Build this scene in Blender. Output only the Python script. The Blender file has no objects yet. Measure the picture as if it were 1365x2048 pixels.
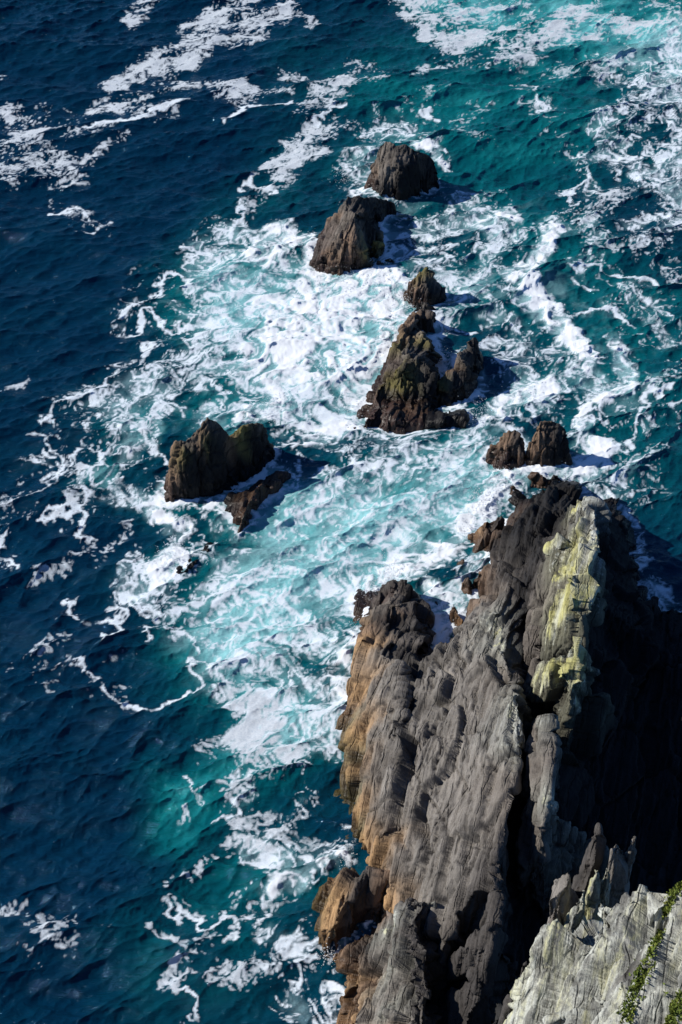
import bpy, math
import numpy as np
from mathutils import Vector
from mathutils.geometry import delaunay_2d_cdt

# ------------------------------------------------------------------ camera
scene = bpy.context.scene
CAM_H, PITCH, VFOV = 100.0, math.radians(43.0), math.radians(34.0)
cam_data = bpy.data.cameras.new('camera')
cam = bpy.data.objects.new('camera', cam_data)
scene.collection.objects.link(cam)
scene.camera = cam
cam.location = (0, 0, CAM_H)
cam.rotation_euler = (math.pi / 2 - PITCH, 0, 0)
cam_data.sensor_fit = 'VERTICAL'
cam_data.angle = VFOV
cam_data.clip_end = 20000

# ------------------------------------------------------------------ sky and sun
SUN_EL, SUN_AZ = math.radians(33.0), math.radians(-84.0)   # azimuth from +Y, clockwise
world = bpy.data.worlds.new('World')
scene.world = world
world.use_nodes = True
wn = world.node_tree
sky = wn.nodes.new('ShaderNodeTexSky')
sky.sky_type = 'NISHITA'
sky.sun_disc = False
sky.sun_elevation = SUN_EL
sky.sun_rotation = SUN_AZ
sky.air_density = 0.8
sky.dust_density = 0.0
sky.ozone_density = 10.0
wn.links.new(sky.outputs[0], wn.nodes['Background'].inputs[0])
wn.nodes['Background'].inputs[1].default_value = 0.09
sd = bpy.data.lights.new('sun', 'SUN')
sd.energy = 5.0
sd.angle = math.radians(0.5)
sd.color = (1.0, 0.95, 0.87)
so = bpy.data.objects.new('sun', sd)
scene.collection.objects.link(so)
S = Vector((math.sin(SUN_AZ) * math.cos(SUN_EL), math.cos(SUN_AZ) * math.cos(SUN_EL), math.sin(SUN_EL)))
so.rotation_euler = S.to_track_quat('Z', 'Y').to_euler()
so.location = S * 300
scene.view_settings.view_transform = 'Standard'
scene.view_settings.look = 'None'
scene.view_settings.exposure = 0.2
scene.view_settings.gamma = 1.0

# ------------------------------------------------------------------ helpers
FP = 1024 / math.tan(VFOV / 2)
SP, CP = math.sin(PITCH), math.cos(PITCH)


def P(px, py, z=0.0):
    """the world point of height z seen at photograph position px, py"""
    r, u = (px - 682.5) / FP, -(py - 1024) / FP
    dx, dy, dz = r, CP + u * SP, -SP + u * CP
    t = (z - CAM_H) / dz
    return np.array([dx * t, dy * t, z])


def T(px, py, base_py, back, code='d', bk=None):
    """a rock top seen at px, py that stands `back` metres behind the water line at base_py"""
    yb = P(px, base_py)[1] + back * .68
    u = -(py - 1024) / FP
    t = yb / (CP + u * SP)
    z = CAM_H + t * (-SP + u * CP)
    return (px, py, z, code, bk)


def link(name, me):
    o = bpy.data.objects.new(name, me)
    scene.collection.objects.link(o)
    return o


def mesh_from(name, v, f):
    me = bpy.data.meshes.new(name)
    me.vertices.add(len(v))
    me.vertices.foreach_set('co', np.ascontiguousarray(v, dtype=np.float32).ravel())
    n = f.shape[1]
    me.loops.add(f.size)
    me.loops.foreach_set('vertex_index', np.ascontiguousarray(f, dtype=np.int32).ravel())
    me.polygons.add(len(f))
    me.polygons.foreach_set('loop_start', np.arange(0, f.size, n, dtype=np.int32))
    me.update(calc_edges=True)
    return me


def fattr(me, name, a):
    at = me.attributes.new(name, 'FLOAT', 'POINT')
    at.data.foreach_set('value', np.ascontiguousarray(a, dtype=np.float32))


def cattr(me, name, rgb):
    at = me.attributes.new(name, 'FLOAT_COLOR', 'POINT')
    c = np.ones((len(rgb), 4), np.float32)
    c[:, :3] = rgb
    at.data.foreach_set('color', c.ravel())


def hash3(i, j, k, seed):
    h = (i.astype(np.int64) * 374761393 + j.astype(np.int64) * 668265263 + k.astype(np.int64) * 2147483647 + seed * 974711) & 0xFFFFFFFF
    h = ((h ^ (h >> 13)) * 1274126177) & 0xFFFFFFFF
    h = ((h ^ (h >> 16)) * 2246822519) & 0xFFFFFFFF
    return ((h ^ (h >> 15)) & 0xFFFFFF) / float(0xFFFFFF)


def vnoise(q, seed=0):
    """smooth value noise in -1..1"""
    i = np.floor(q).astype(np.int64)
    f = q - i
    f = f * f * f * (f * (f * 6 - 15) + 10)
    out = 0
    for a in (0, 1):
        wx = f[:, 0] if a else 1 - f[:, 0]
        for b in (0, 1):
            wy = f[:, 1] if b else 1 - f[:, 1]
            for c in (0, 1):
                wz = f[:, 2] if c else 1 - f[:, 2]
                out = out + wx * wy * wz * hash3(i[:, 0] + a, i[:, 1] + b, i[:, 2] + c, seed)
    return out * 2 - 1


def plates(q, seed=0, tilt=0.6, bias=0.0):
    """broken slabs: every cell of a 3D Voronoi pattern has its own level and its own tilt"""
    i = np.floor(q).astype(np.int64)
    best = np.full(len(q), 1e9)
    second = np.full(len(q), 1e9)
    val = np.zeros(len(q))
    for a in (-1, 0, 1):
        for b in (-1, 0, 1):
            for c in (-1, 0, 1):
                ci, cj, ck = i[:, 0] + a, i[:, 1] + b, i[:, 2] + c
                dx = ci + hash3(ci, cj, ck, seed) - q[:, 0]
                dy = cj + hash3(ci, cj, ck, seed + 1) - q[:, 1]
                dz = ck + hash3(ci, cj, ck, seed + 2) - q[:, 2]
                d = dx * dx + dy * dy + dz * dz
                m = d < best
                second = np.where(m, best, np.minimum(second, d))
                h = hash3(ci, cj, ck, seed + 3)
                lv = (h - 0.5) - bias * dx + tilt * ((h * 7.3 % 1 - .5) * dx + (h * 13.7 % 1 - .5) * dy + (h * 29.1 % 1 - .5) * dz)
                val = np.where(m, lv, val)
                best = np.minimum(best, d)
    return val, np.sqrt(second) - np.sqrt(best)


_rng = np.random.default_rng(7)


def tile(n, expo, seed, kmin=1.0):
    """periodic random field with spectrum k^-expo, unit deviation"""
    r = np.random.default_rng(seed)
    kx = np.fft.fftfreq(n) * n
    k = np.hypot(kx[:, None], kx[None, :])
    k[0, 0] = 1
    s = np.fft.fft2(r.standard_normal((n, n))) * np.where(k >= kmin, k, kmin) ** (-expo)
    s[k < kmin * 0.7] = 0
    s[0, 0] = 0
    t = np.real(np.fft.ifft2(s))
    return t / t.std()


def samp(t, u, v):
    """bilinear periodic sample, u and v in tiles"""
    n = t.shape[0]
    x, y = (u % 1) * n, (v % 1) * n
    i, j = np.floor(x).astype(int) % n, np.floor(y).astype(int) % n
    fx, fy = x - np.floor(x), y - np.floor(y)
    i1, j1 = (i + 1) % n, (j + 1) % n
    return (t[i, j] * (1 - fx) + t[i1, j] * fx) * (1 - fy) + (t[i, j1] * (1 - fx) + t[i1, j1] * fx) * fy


def smooth(a, lo, hi):
    x = np.clip((a - lo) / (hi - lo), 0, 1)
    return x * x * (3 - 2 * x)


# ------------------------------------------------------------------ node helpers
class NT:
    def __init__(self, name):
        self.m = bpy.data.materials.new(name)
        self.m.use_nodes = True
        self.t = self.m.node_tree
        self.b = self.t.nodes['Principled BSDF']
        self.out = self.t.nodes['Material Output']

    def n(self, typ, **kw):
        x = self.t.nodes.new(typ)
        for k, v in kw.items():
            setattr(x, k, v)
        return x

    def put(self, sock, v):
        if hasattr(v, 'is_linked'):
            self.t.links.new(v, sock)
        elif v is not None:
            sock.default_value = v

    def math(self, op, a, b=None, c=None, clamp=False):
        x = self.n('ShaderNodeMath', operation=op, use_clamp=clamp)
        for s, v in zip(x.inputs, (a, b, c)):
            self.put(s, v)
        return x.outputs[0]

    def attr(self, name, out='Fac'):
        return self.n('ShaderNodeAttribute', attribute_name=name).outputs[out]

    def noise(self, vec, scale, detail=4, rough=.55, dist=0.0):
        x = self.n('ShaderNodeTexNoise')
        self.put(x.inputs['Vector'], vec)
        x.inputs['Scale'].default_value = scale
        x.inputs['Detail'].default_value = detail
        x.inputs['Roughness'].default_value = rough
        x.inputs['Distortion'].default_value = dist
        return x.outputs['Fac']

    def voro(self, vec, scale, feature='F1', rnd=1.0):
        x = self.n('ShaderNodeTexVoronoi', feature=feature)
        self.put(x.inputs['Vector'], vec)
        x.inputs['Scale'].default_value = scale
        x.inputs['Randomness'].default_value = rnd
        return x.outputs['Distance']

    def ramp(self, fac, stops):
        x = self.n('ShaderNodeValToRGB')
        self.put(x.inputs[0], fac)
        e = x.color_ramp.elements
        while len(e) < len(stops):
            e.new(0.5)
        for el, (p, c) in zip(e, stops):
            el.position = p
            el.color = (*c, 1) if len(c) == 3 else c
        return x.outputs[0]

    def mix(self, fac, a, b, blend='MIX'):
        x = self.n('ShaderNodeMix', data_type='RGBA', blend_type=blend)
        self.put(x.inputs['Factor'], fac)
        self.put(x.inputs['A'], a)
        self.put(x.inputs['B'], b)
        return x.outputs['Result']

    def mapr(self, v, a, b, c=0.0, d=1.0, interp='LINEAR'):
        x = self.n('ShaderNodeMapRange', interpolation_type=interp)
        for s, q in zip(x.inputs, (v, a, b, c, d)):
            self.put(s, q)
        return x.outputs[0]

    def bump(self, h, strength, dist, normal=None):
        x = self.n('ShaderNodeBump')
        x.inputs['Strength'].default_value = strength
        x.inputs['Distance'].default_value = dist
        self.put(x.inputs['Height'], h)
        if normal is not None:
            self.put(x.inputs['Normal'], normal)
        return x.outputs[0]


# ------------------------------------------------------------------ rock material
def rock_material():
    k = NT('layered_rock')
    geo = k.n('ShaderNodeNewGeometry')
    pos = geo.outputs['Position']
    mp = k.n('ShaderNodeMapping')
    k.put(mp.inputs['Vector'], pos)
    mp.inputs['Rotation'].default_value = (0, 0, math.radians(15))
    ms = k.n('ShaderNodeMapping')
    k.put(ms.inputs['Vector'], mp.outputs[0])
    ms.inputs['Scale'].default_value = (1.0, 0.16, 0.2)
    bed = ms.outputs[0]
    streak = k.noise(bed, 2.4, 5, .6, .8)
    fine = k.noise(bed, 8.0, 5, .65, .5)
    patch = k.noise(pos, .55, 5, .6)
    grain = k.noise(pos, 9.0, 4, .7)
    tint = k.attr('tint', 'Color')
    v1 = k.mapr(streak, .3, .7, .78, 1.2)
    v2 = k.mapr(patch, .3, .72, .72, 1.25)
    v3 = k.mapr(grain, .25, .75, .72, 1.26)
    v = k.math('MULTIPLY', k.math('MULTIPLY', v1, v2), v3)
    comb = k.n('ShaderNodeCombineColor')
    for i in range(3):
        k.put(comb.inputs[i], v)
    col = k.mix(1.0, tint, comb.outputs[0], 'MULTIPLY')
    # lichen: pale crusts and yellow growth with ragged edges of their own
    lich = k.attr('lichen')
    ln = k.math('ADD', k.math('MULTIPLY', k.noise(pos, 2.6, 6, .7, .4), .45), k.math('MULTIPLY', k.noise(bed, 2.4, 5, .65, .6), .55))
    lm = k.mapr(k.math('ADD', lich, k.math('MULTIPLY', k.math('SUBTRACT', ln, .5), 1.7)), .5, .66, interp='SMOOTHSTEP')
    yel = k.noise(bed, 1.1, 5, .6, .5)
    lcol = k.mix(k.mapr(k.math('ADD', yel, k.math('MULTIPLY', k.attr('yellow'), .62)), .62, .86), (.44, .45, .40, 1), (.41, .39, .15, 1))
    lcol = k.mix(1.0, lcol, comb.outputs[0], 'MULTIPLY')
    col = k.mix(k.math('MULTIPLY', lm, .9), col, lcol)
    # shade in the joints and cracks between slabs, painted into the colour
    jt = k.attr('joint')
    wv = k.n('ShaderNodeTexNoise')
    k.put(wv.inputs['Vector'], pos)
    wv.inputs['Scale'].default_value = .45
    wv.inputs['Detail'].default_value = 3
    va = k.n('ShaderNodeVectorMath', operation='MULTIPLY_ADD')
    k.put(va.inputs[0], wv.outputs['Color'])
    va.inputs[1].default_value = (.9, .35, .35)
    k.put(va.inputs[2], bed)
    cr1 = k.mapr(k.voro(va.outputs[0], .95, 'DISTANCE_TO_EDGE'), .0, .045, 1, 0)
    cr2 = k.mapr(k.voro(va.outputs[0], 2.3, 'DISTANCE_TO_EDGE'), .0, .07, 1, 0)
    gapn = k.noise(pos, .8, 4, .6)
    crk = k.math('MAXIMUM', k.math('MULTIPLY', cr1, k.mapr(gapn, .38, .55)), k.math('MULTIPLY', cr2, k.mapr(gapn, .52, .68, 0, .75)))
    jt = k.math('MAXIMUM', k.math('MULTIPLY', jt, .8), crk)
    col = k.mix(k.math('MULTIPLY', jt, .72), col, (.016, .014, .013, 1))
    wet = k.attr('wet')
    wetn = k.mapr(k.math('ADD', wet, k.math('MULTIPLY', k.math('SUBTRACT', k.noise(pos, 1.3, 4, .6), .5), .9)), .35, .7, interp='SMOOTHSTEP')
    col = k.mix(k.math('MULTIPLY', wetn, .8), col, k.mix(1.0, col, (.30, .26, .25, 1), 'MULTIPLY'))
    k.put(k.b.inputs['Base Color'], col)
    k.put(k.b.inputs['Roughness'], k.mapr(wetn, 0, 1, .82, .34))
    k.b.inputs['Specular IOR Level'].default_value = .22
    h = k.math('ADD', k.math('MULTIPLY', streak, .55), k.math('ADD', k.math('MULTIPLY', fine, .28), k.math('MULTIPLY', grain, .12)))
    h = k.math('SUBTRACT', h, k.math('MULTIPLY', crk, .4))
    k.put(k.b.inputs['Normal'], k.bump(h, .9, .26))
    return k.m


ROCK = rock_material()

# surface kinds: colour, lichen, yellow share, wetness
CODES = {
    'k': ((.013, .0125, .0135), 0, 0, .12),  # black wet rock; also carries painted shade of gullies and unlit faces
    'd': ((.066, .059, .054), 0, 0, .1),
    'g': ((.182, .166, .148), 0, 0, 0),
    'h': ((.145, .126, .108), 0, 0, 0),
    'b': ((.180, .118, .078), 0, 0, .25),
    'o': ((.350, .215, .105), 0, 0, .05),
    'p': ((.090, .058, .050), 0, 0, .7),
    'm': ((.130, .112, .038), 0, 0, .1),
    'y': ((.200, .195, .135), .78, .54, 0),
    'l': ((.250, .252, .230), .62, .18, 0),
    'u': ((.230, .230, .200), .60, .34, 0),
}


def refine(v, a, f, L):
    """split every edge longer than L until none is left; v points, a per-point data"""
    for _ in range(14):
        e = np.concatenate([f[:, [0, 1]], f[:, [1, 2]], f[:, [2, 0]]])
        key = np.sort(e, 1)
        ln = np.linalg.norm(v[e[:, 0]] - v[e[:, 1]], axis=1)
        Le = L if np.isscalar(L) else np.minimum(L[e[:, 0]], L[e[:, 1]])
        m = ln > Le
        if not m.any():
            break
        code = key[:, 0].astype(np.int64) * len(v) + key[:, 1]
        uq, first, inv = np.unique(code[m], return_index=True, return_inverse=True)
        km = key[m][first]
        ids = np.full(len(e), -1)
        ids[m] = len(v) + inv
        v = np.concatenate([v, (v[km[:, 0]] + v[km[:, 1]]) / 2])
        a = np.concatenate([a, (a[km[:, 0]] + a[km[:, 1]]) / 2])
        if not np.isscalar(L):
            L = np.concatenate([L, (L[km[:, 0]] + L[km[:, 1]]) / 2])
        n = len(f)
        m0, m1, m2 = ids[:n], ids[n:2 * n], ids[2 * n:]
        s = (m0 >= 0).astype(int) + 2 * (m1 >= 0) + 4 * (m2 >= 0)
        out = [f[s == 0]]

        def st(mask, *tris):
            if mask.any():
                A, B, C = f[mask].T
                d = {'A': A, 'B': B, 'C': C, 'a': m0[mask], 'b': m1[mask], 'c': m2[mask]}
                for t in tris:
                    out.append(np.stack([d[ch] for ch in t], 1))
        st(s == 1, 'AaC', 'aBC')
        st(s == 2, 'ABb', 'AbC')
        st(s == 4, 'ABc', 'cBC')
        st(s == 3, 'aBb', 'AaC', 'abC')
        st(s == 6, 'bCc', 'ABb', 'Abc')
        st(s == 5, 'Aac', 'aBC', 'aCc')
        st(s == 7, 'Aac', 'aBb', 'cbC', 'abc')
        f = np.concatenate(out)
    return v, a, f


def relax(v, f, it, w=.5):
    e = np.unique(np.sort(np.concatenate([f[:, [0, 1]], f[:, [1, 2]], f[:, [2, 0]]]), 1), axis=0)
    deg = np.bincount(e.ravel(), minlength=len(v))[:, None]
    for _ in range(it):
        s = np.zeros_like(v)
        for c in range(v.shape[1]):
            s[:, c] = np.bincount(e[:, 0], v[e[:, 1], c], len(v)) + np.bincount(e[:, 1], v[e[:, 0], c], len(v))
        v = v + w * (s / np.maximum(deg, 1) - v)
    return v


def normals(v, f):
    fn = np.cross(v[f[:, 1]] - v[f[:, 0]], v[f[:, 2]] - v[f[:, 0]])
    n = np.zeros_like(v)
    for c in range(3):
        for k in range(3):
            n[:, c] += np.bincount(f[:, k], fn[:, c], len(v))
    return n / np.maximum(np.linalg.norm(n, axis=1, keepdims=True), 1e-9)


def bed_axes(tilt_x=1, strike=15):
    a = math.radians(strike)
    d = math.radians(tilt_x)
    w = np.array([math.sin(a), math.cos(a), 0])                       # along the strike
    u = np.array([math.cos(a) * math.cos(d), -math.sin(a) * math.cos(d), math.sin(d)])  # across the layers
    return np.stack([u, w, np.cross(u, w)])


def weather(v, f, seed, amp=1.0, size=1.0, axes=None, soft=1.0):
    """break the smooth body into layers and slabs"""
    B = bed_axes() if axes is None else axes
    n = normals(v, f)
    w = np.stack([vnoise(v / (5.0 * size), seed + i) + .22 * vnoise(v / (1.3 * size), seed + 60 + i) for i in range(3)], 1)
    big = vnoise(v / (4.0 * size), seed + 5)
    q = v @ B.T + .36 * size * w
    p1, e1 = plates(q / np.array([1.0, 6.5, 4.6]) / size, seed + 11, .7, .55)
    p2, e2 = plates(q / np.array([.40, 2.8, 2.0]) / size, seed + 23, .7, .6)
    p0, e0 = plates(q / np.array([2.4, 6.0, 4.2]) / size, seed + 29, 1.3, .7)
    f1 = vnoise(q / np.array([.16, 1.2, .9]) / size, seed + 41)
    f2 = vnoise(v / (.3 * size), seed + 43)
    gap = smooth(big + .6 * f2, -.5, .4)
    c1, c2, c0 = 1 - smooth(e1, 0, .10), 1 - smooth(e2, 0, .13), 1 - smooth(e0, 0, .05)
    d = soft * .25 * big + soft * 1.35 * p0 + .50 * p1 + .34 * p2 + .05 * f1 + .04 * f2
    d -= .50 * c1 * gap + .22 * c2 * gap + .45 * c0
    dirn = n + .3 * np.sign((n @ B[0]))[:, None] * B[0]
    v = v + amp * size * d[:, None] * dirn
    v = relax(v, f, 1, .4)
    return v, np.clip(c1 * gap * .8 + .4 * c2 * gap + .6 * c0, 0, 1)


ALL_WATERLINE = []


def rock(name, label, cat, pts, L=.22, amp=1.0, size=1.0, seed=1, skirt=1.2, group=None, axes=None, floor=-3.0, relax_it=1, coarse=None, lines=(), soft=1.0):
    """a rock body: a triangulated relief through surveyed points, weathered"""
    xyz, dat, ends = [], [], []
    base = []
    allp = [(p, None) for p in pts] + [(p, (li, k)) for li, ln in enumerate(lines) for k, p in enumerate(ln)]
    for p, tagl in allp:
        c = CODES[p[3] if len(p) > 3 else 'd']
        row = [*c[0], c[1], c[2], c[3]]
        w = P(*p[:3])
        xyz.append(w)
        dat.append(row)
        if tagl and tagl[1] > 0:
            ends.append((last, len(xyz) - 1))
        last = len(xyz) - 1
        if len(p) > 4 and p[4] is not None:       # hidden back side
            xyz.append(np.array([w[0] + .15 * p[4], w[1] + p[4], -.6]))
            dat.append(row)
        if p[2] <= .05:
            base.append(len(xyz) - 1)
        if len(p) > 4 and p[4] is not None:
            base.append(len(xyz) - 1)
    xyz = np.array(xyz)
    dat = np.array(dat)
    cen = xyz[:, :2].mean(0)
    ext, ed = [], []
    for b in base:
        d = xyz[b, :2] - cen
        d = d / max(np.linalg.norm(d), 1e-6)
        ext.append([*(xyz[b, :2] + d * skirt), floor])
        ed.append(dat[b])
    if ext:
        xyz = np.concatenate([xyz, np.array(ext)])
        dat = np.concatenate([dat, np.array(ed)])
    vo, eo, fo, ov, oe, of = delaunay_2d_cdt([Vector(p[:2]) for p in xyz], ends, [], 0, 1e-4)
    ix = []
    for c, o in zip(vo, ov):
        ix.append(o[0] if o else int(np.argmin(np.hypot(xyz[:, 0] - c[0], xyz[:, 1] - c[1]))))
    ix = np.array(ix)
    v, a = xyz[ix], dat[ix]
    f = np.array([list(t) for t in fo])
    v, a, f = refine(v, a, f, coarse or .7 * size)
    v = relax(v, f, relax_it, .4) if relax_it else v
    a = relax(a, f, 2)
    # fine mesh where the place is looked at; coarser under water, on far sides and well outside the picture
    rel = v - np.array([0, 0, CAM_H])
    dep = rel[:, 1] * CP - rel[:, 2] * SP
    sx = 682.5 + FP * rel[:, 0] / dep
    sy = 1024 - FP * (rel[:, 1] * SP + rel[:, 2] * CP) / dep
    face = -np.sum(normals(v, f) * rel, 1) / np.linalg.norm(rel, axis=1)
    k = 1 + 1.2 * smooth(-face, -.05, .2) + 3 * smooth(np.maximum.reduce([sx - 1400, sy - 2090, -sx]), 0, 60) + 2 * (v[:, 2] < -1)
    v, a, f = refine(v, a, f, L * k)
    v, crack = weather(v, f, seed, amp, size, axes, soft)
    return finish(name, label, cat, v, a, f, group, crack)


def finish(name, label, cat, v, a, f, group=None, crack=None):
    o0 = np.array([*v[:, :2].mean(0), 0.0])
    # waterline band is wet and weedy
    z = v[:, 2] + .5 * vnoise(v / 1.3, 91)
    near = 1 - smooth(z, .3, 2.2)
    a = a.copy()
    a[:, 5] = np.clip(a[:, 5] + .8 * near, 0, 1)
    me = mesh_from(name, v - o0, f)
    cattr(me, 'tint', a[:, :3])
    fattr(me, 'lichen', a[:, 3])
    fattr(me, 'yellow', a[:, 4])
    fattr(me, 'wet', a[:, 5])
    fattr(me, 'joint', crack)
    me.polygons.foreach_set('use_smooth', np.ones(len(f), bool))
    me.materials.append(ROCK)
    o = link(name, me)
    o.location = o0
    o['label'] = label
    o['category'] = cat
    if group:
        o['group'] = group
    ALL_WATERLINE.append(v[np.abs(v[:, 2]) < .35][:, :2])
    return o


def blade(name, label, base, top, wid, thick, seed, code='d', L=.13, group=None, twist=0.0, amp=.32):
    """a thin upright slab of rock between two world points"""
    base, top = np.array(base, float), np.array(top, float)
    ax = top - base
    H = np.linalg.norm(ax)
    B = bed_axes(0, 15 + twist)
    rng = np.random.default_rng(seed)
    ts = np.linspace(0, 1, 6)
    rings = []
    for t in ts:
        k = (1 - t) ** .75 * .92 + .08
        c = base + ax * t + (rng.random(3) - .5) * .16 * wid * (t > 0)
        r = []
        for sx, sy in ((-.5, -.45), (-.1, -.55), (.5, -.3), (.5, .4), (.1, .5), (-.5, .35)):
            j = 1 + (rng.random(2) - .5) * .35
            r.append(c + B[0] * sx * thick * k * j[0] + B[1] * sy * wid * k * j[1] + np.array([0, 0, (rng.random() - .5) * .12 * H * t]))
        rings.append(r)
    v = np.array([p for r in rings for p in r] + [top])
    f = []
    for i in range(5):
        for j in range(6):
            j2 = (j + 1) % 6
            p, q, r, s = i * 6 + j, i * 6 + j2, i * 6 + 6 + j2, i * 6 + 6 + j
            f += [(p, q, r), (p, r, s)]
    for j in range(6):
        f.append((30 + j, 30 + (j + 1) % 6, 36))
    f = np.array(f)
    c = CODES[code]
    a = np.tile(np.array([*c[0], c[1], c[2], c[3]]), (len(v), 1))
    v, a, f = refine(v, a, f, .5)
    v, a, f = refine(v, a, f, L)
    v, crack = weather(v, f, seed, amp, .7, B, .2)
    return finish(name, label, 'rock', v, a, f, group, crack)

# ------------------------------------------------------------------ the headland
W = -.2
headland = [
    # water line: left foot, inlet, left tip, far tip, right side
    (717, 1221, W, 'p'), (720, 1276, W, 'o'), (713, 1327, W, 'o'), (704, 1378, W, 'o'), (699, 1430, W, 'o'), (695, 1485, W, 'm'),
    (691, 1540, W, 'm'), (695, 1587, W, 'm'), (700, 1631, W, 'm'), (710, 1686, W, 'm'), (725, 1720, W, 'o'), (747, 1745, W, 'o'),
    (745, 1170, W, 'p'), (732, 1186, W, 'p'), (772, 1160, W, 'p'),
    (845, 1248, W, 'd'), (863, 1274, W, 'd'), (882, 1300, W, 'd'), (893, 1293, W, 'd'), (911, 1276, W, 'd'), (935, 1245, W, 'b'),
    (925, 1200, W, 'b'), (942, 1160, W, 'b'), (940, 1112, W, 'b'), (965, 1090, W, 'b'), (1000, 1040, W, 'b'), (1030, 1005, W, 'k'), (1058, 976, W, 'k'),
    (1110, 958, W, 'k'), (1143, 969, W, 'k'), (1182, 992, W, 'k'), (1235, 1015, W, 'k'), (1270, 1050, W, 'k'), (1285, 1092, W, 'k'), (1291, 1145, W, 'k'), (1291, 1190, W, 'k'),
    # knob at the far end of the slab
    (760, 1185, 2.0, 'd'), (801, 1157, 2.6, 'd', 1.2), (818, 1165, 2.6, 'd', 1.2), (836, 1196, 2.2, 'd', 1.0), (828, 1228, 2.2, 'd'), (790, 1200, 3.0, 'h'), (800, 1225, 2.8, 'b'),
    (765, 1208, 1.2, 'p'), (770, 1222, 1.1, 'p'), (748, 1215, 1.6, 'h'),
    (760, 1245, 2.6, 'k'), (800, 1243, 2.2, 'k'), (738, 1260, 2.2, 'b'), (800, 1275, 3.0, 'h'), (830, 1280, 2.2, 'd'), (855, 1300, 2.0, 'd'),
    # ochre toe
    (733, 1300, 1.9, 'o'), (724, 1380, 2.0, 'o'), (716, 1460, 2.1, 'o'), (712, 1540, 2.1, 'o'), (716, 1610, 2.1, 'o'), (730, 1670, 2.0, 'o'), (760, 1715, 2.0, 'o'),
    # grey slab, left part
    (755, 1300, 3.4, 'g'), (775, 1285, 3.7, 'd'), (750, 1380, 3.4, 'g'), (745, 1470, 3.5, 'g'), (742, 1550, 3.4, 'h'), (750, 1620, 3.4, 'h'), (770, 1690, 3.2, 'o'),
    (795, 1330, 4.2, 'g'), (790, 1400, 4.4, 'g'), (780, 1480, 4.6, 'g'), (780, 1570, 4.6, 'g'), (790, 1650, 4.5, 'h'), (800, 1740, 3.8, 'h'), (785, 1790, 2.2, 'o'),
    # grey slab, right part
    (845, 1360, 5.2, 'g'), (830, 1440, 5.5, 'g'), (830, 1530, 5.8, 'g'), (840, 1640, 5.8, 'g'), (840, 1750, 5.3, 'g'), (835, 1810, 4.6, 'g'),
    (880, 1325, 4.6, 'g'), (900, 1300, 4.9, 'g'), (900, 1400, 6.6, 'g'), (905, 1500, 7.2, 'g'), (905, 1620, 7.4, 'g'), (900, 1740, 7.2, 'g'), (885, 1820, 6.6, 'g'),
    (930, 1270, 5.0, 'g'), (955, 1330, 7.0, 'g'), (960, 1420, 8.1, 'g'), (965, 1520, 8.7, 'g'), (955, 1630, 8.9, 'g'), (930, 1720, 8.4, 'g'), (905, 1850, 7.2, 'h'),
    # dark broken ground between slab and tip, its shade put into the colour
    (985, 1110, 2.8, 'd'), (1012, 1060, 3.2, 'k'), (1040, 1015, 2.8, 'k'), (1080, 988, 2.4, 'k'), (1112, 975, 2.0, 'k'), (1150, 990, 3.0, 'k'), (1000, 1150, 4.4, 'd'),
    (1060, 1080, 5.2, 'k'), (1035, 1160, 5.8, 'k'), (1012, 1182, 5.6, 'h'), (1030, 1190, 5.2, 'k'), (1048, 1235, 5.8, 'k'), (1030, 1240, 6.4, 'd'), (1045, 1300, 6.6, 'k'), (1100, 1040, 5.4, 'k'), (1130, 1012, 4.6, 'k'), (1085, 1110, 5.8, 'k'), (1070, 1170, 6.0, 'k'), (960, 1140, 2.2, 'b'), (975, 1070, 1.5, 'b'),
    # shaded right side and gully, the shade painted near-black
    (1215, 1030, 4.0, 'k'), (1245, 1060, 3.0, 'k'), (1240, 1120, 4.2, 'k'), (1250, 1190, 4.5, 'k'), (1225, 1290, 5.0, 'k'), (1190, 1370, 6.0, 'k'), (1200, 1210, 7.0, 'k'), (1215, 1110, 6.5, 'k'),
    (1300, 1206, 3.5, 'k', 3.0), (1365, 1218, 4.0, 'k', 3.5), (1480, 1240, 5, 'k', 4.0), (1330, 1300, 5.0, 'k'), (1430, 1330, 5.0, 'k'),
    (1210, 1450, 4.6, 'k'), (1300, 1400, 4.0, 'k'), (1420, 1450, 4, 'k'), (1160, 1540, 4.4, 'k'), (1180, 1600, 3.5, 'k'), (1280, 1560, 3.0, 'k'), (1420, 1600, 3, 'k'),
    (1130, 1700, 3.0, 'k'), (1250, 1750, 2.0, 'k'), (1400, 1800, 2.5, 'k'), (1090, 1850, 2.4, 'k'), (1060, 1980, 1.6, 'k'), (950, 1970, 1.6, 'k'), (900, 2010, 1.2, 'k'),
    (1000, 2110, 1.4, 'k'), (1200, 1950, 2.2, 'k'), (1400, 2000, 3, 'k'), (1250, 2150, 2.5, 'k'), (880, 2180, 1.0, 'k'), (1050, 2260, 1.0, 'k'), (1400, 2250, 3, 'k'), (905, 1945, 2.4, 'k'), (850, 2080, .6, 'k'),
    (930, 1880, 8.8, 'd'), (950, 1780, 9.5, 'd'), (888, 1895, 6.0, 'd'), (1100, 1100, 8.2, 'y'), (1125, 1150, 9.6, 'y'), (1112, 1250, 10.2, 'y'), (1110, 1330, 10.8, 'y'), (1150, 1080, 9.4, 'y'), (1155, 1014, 7.4, 'y'),  # dark points put the lower slab facet's dim grazing light into its colour
]
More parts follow.
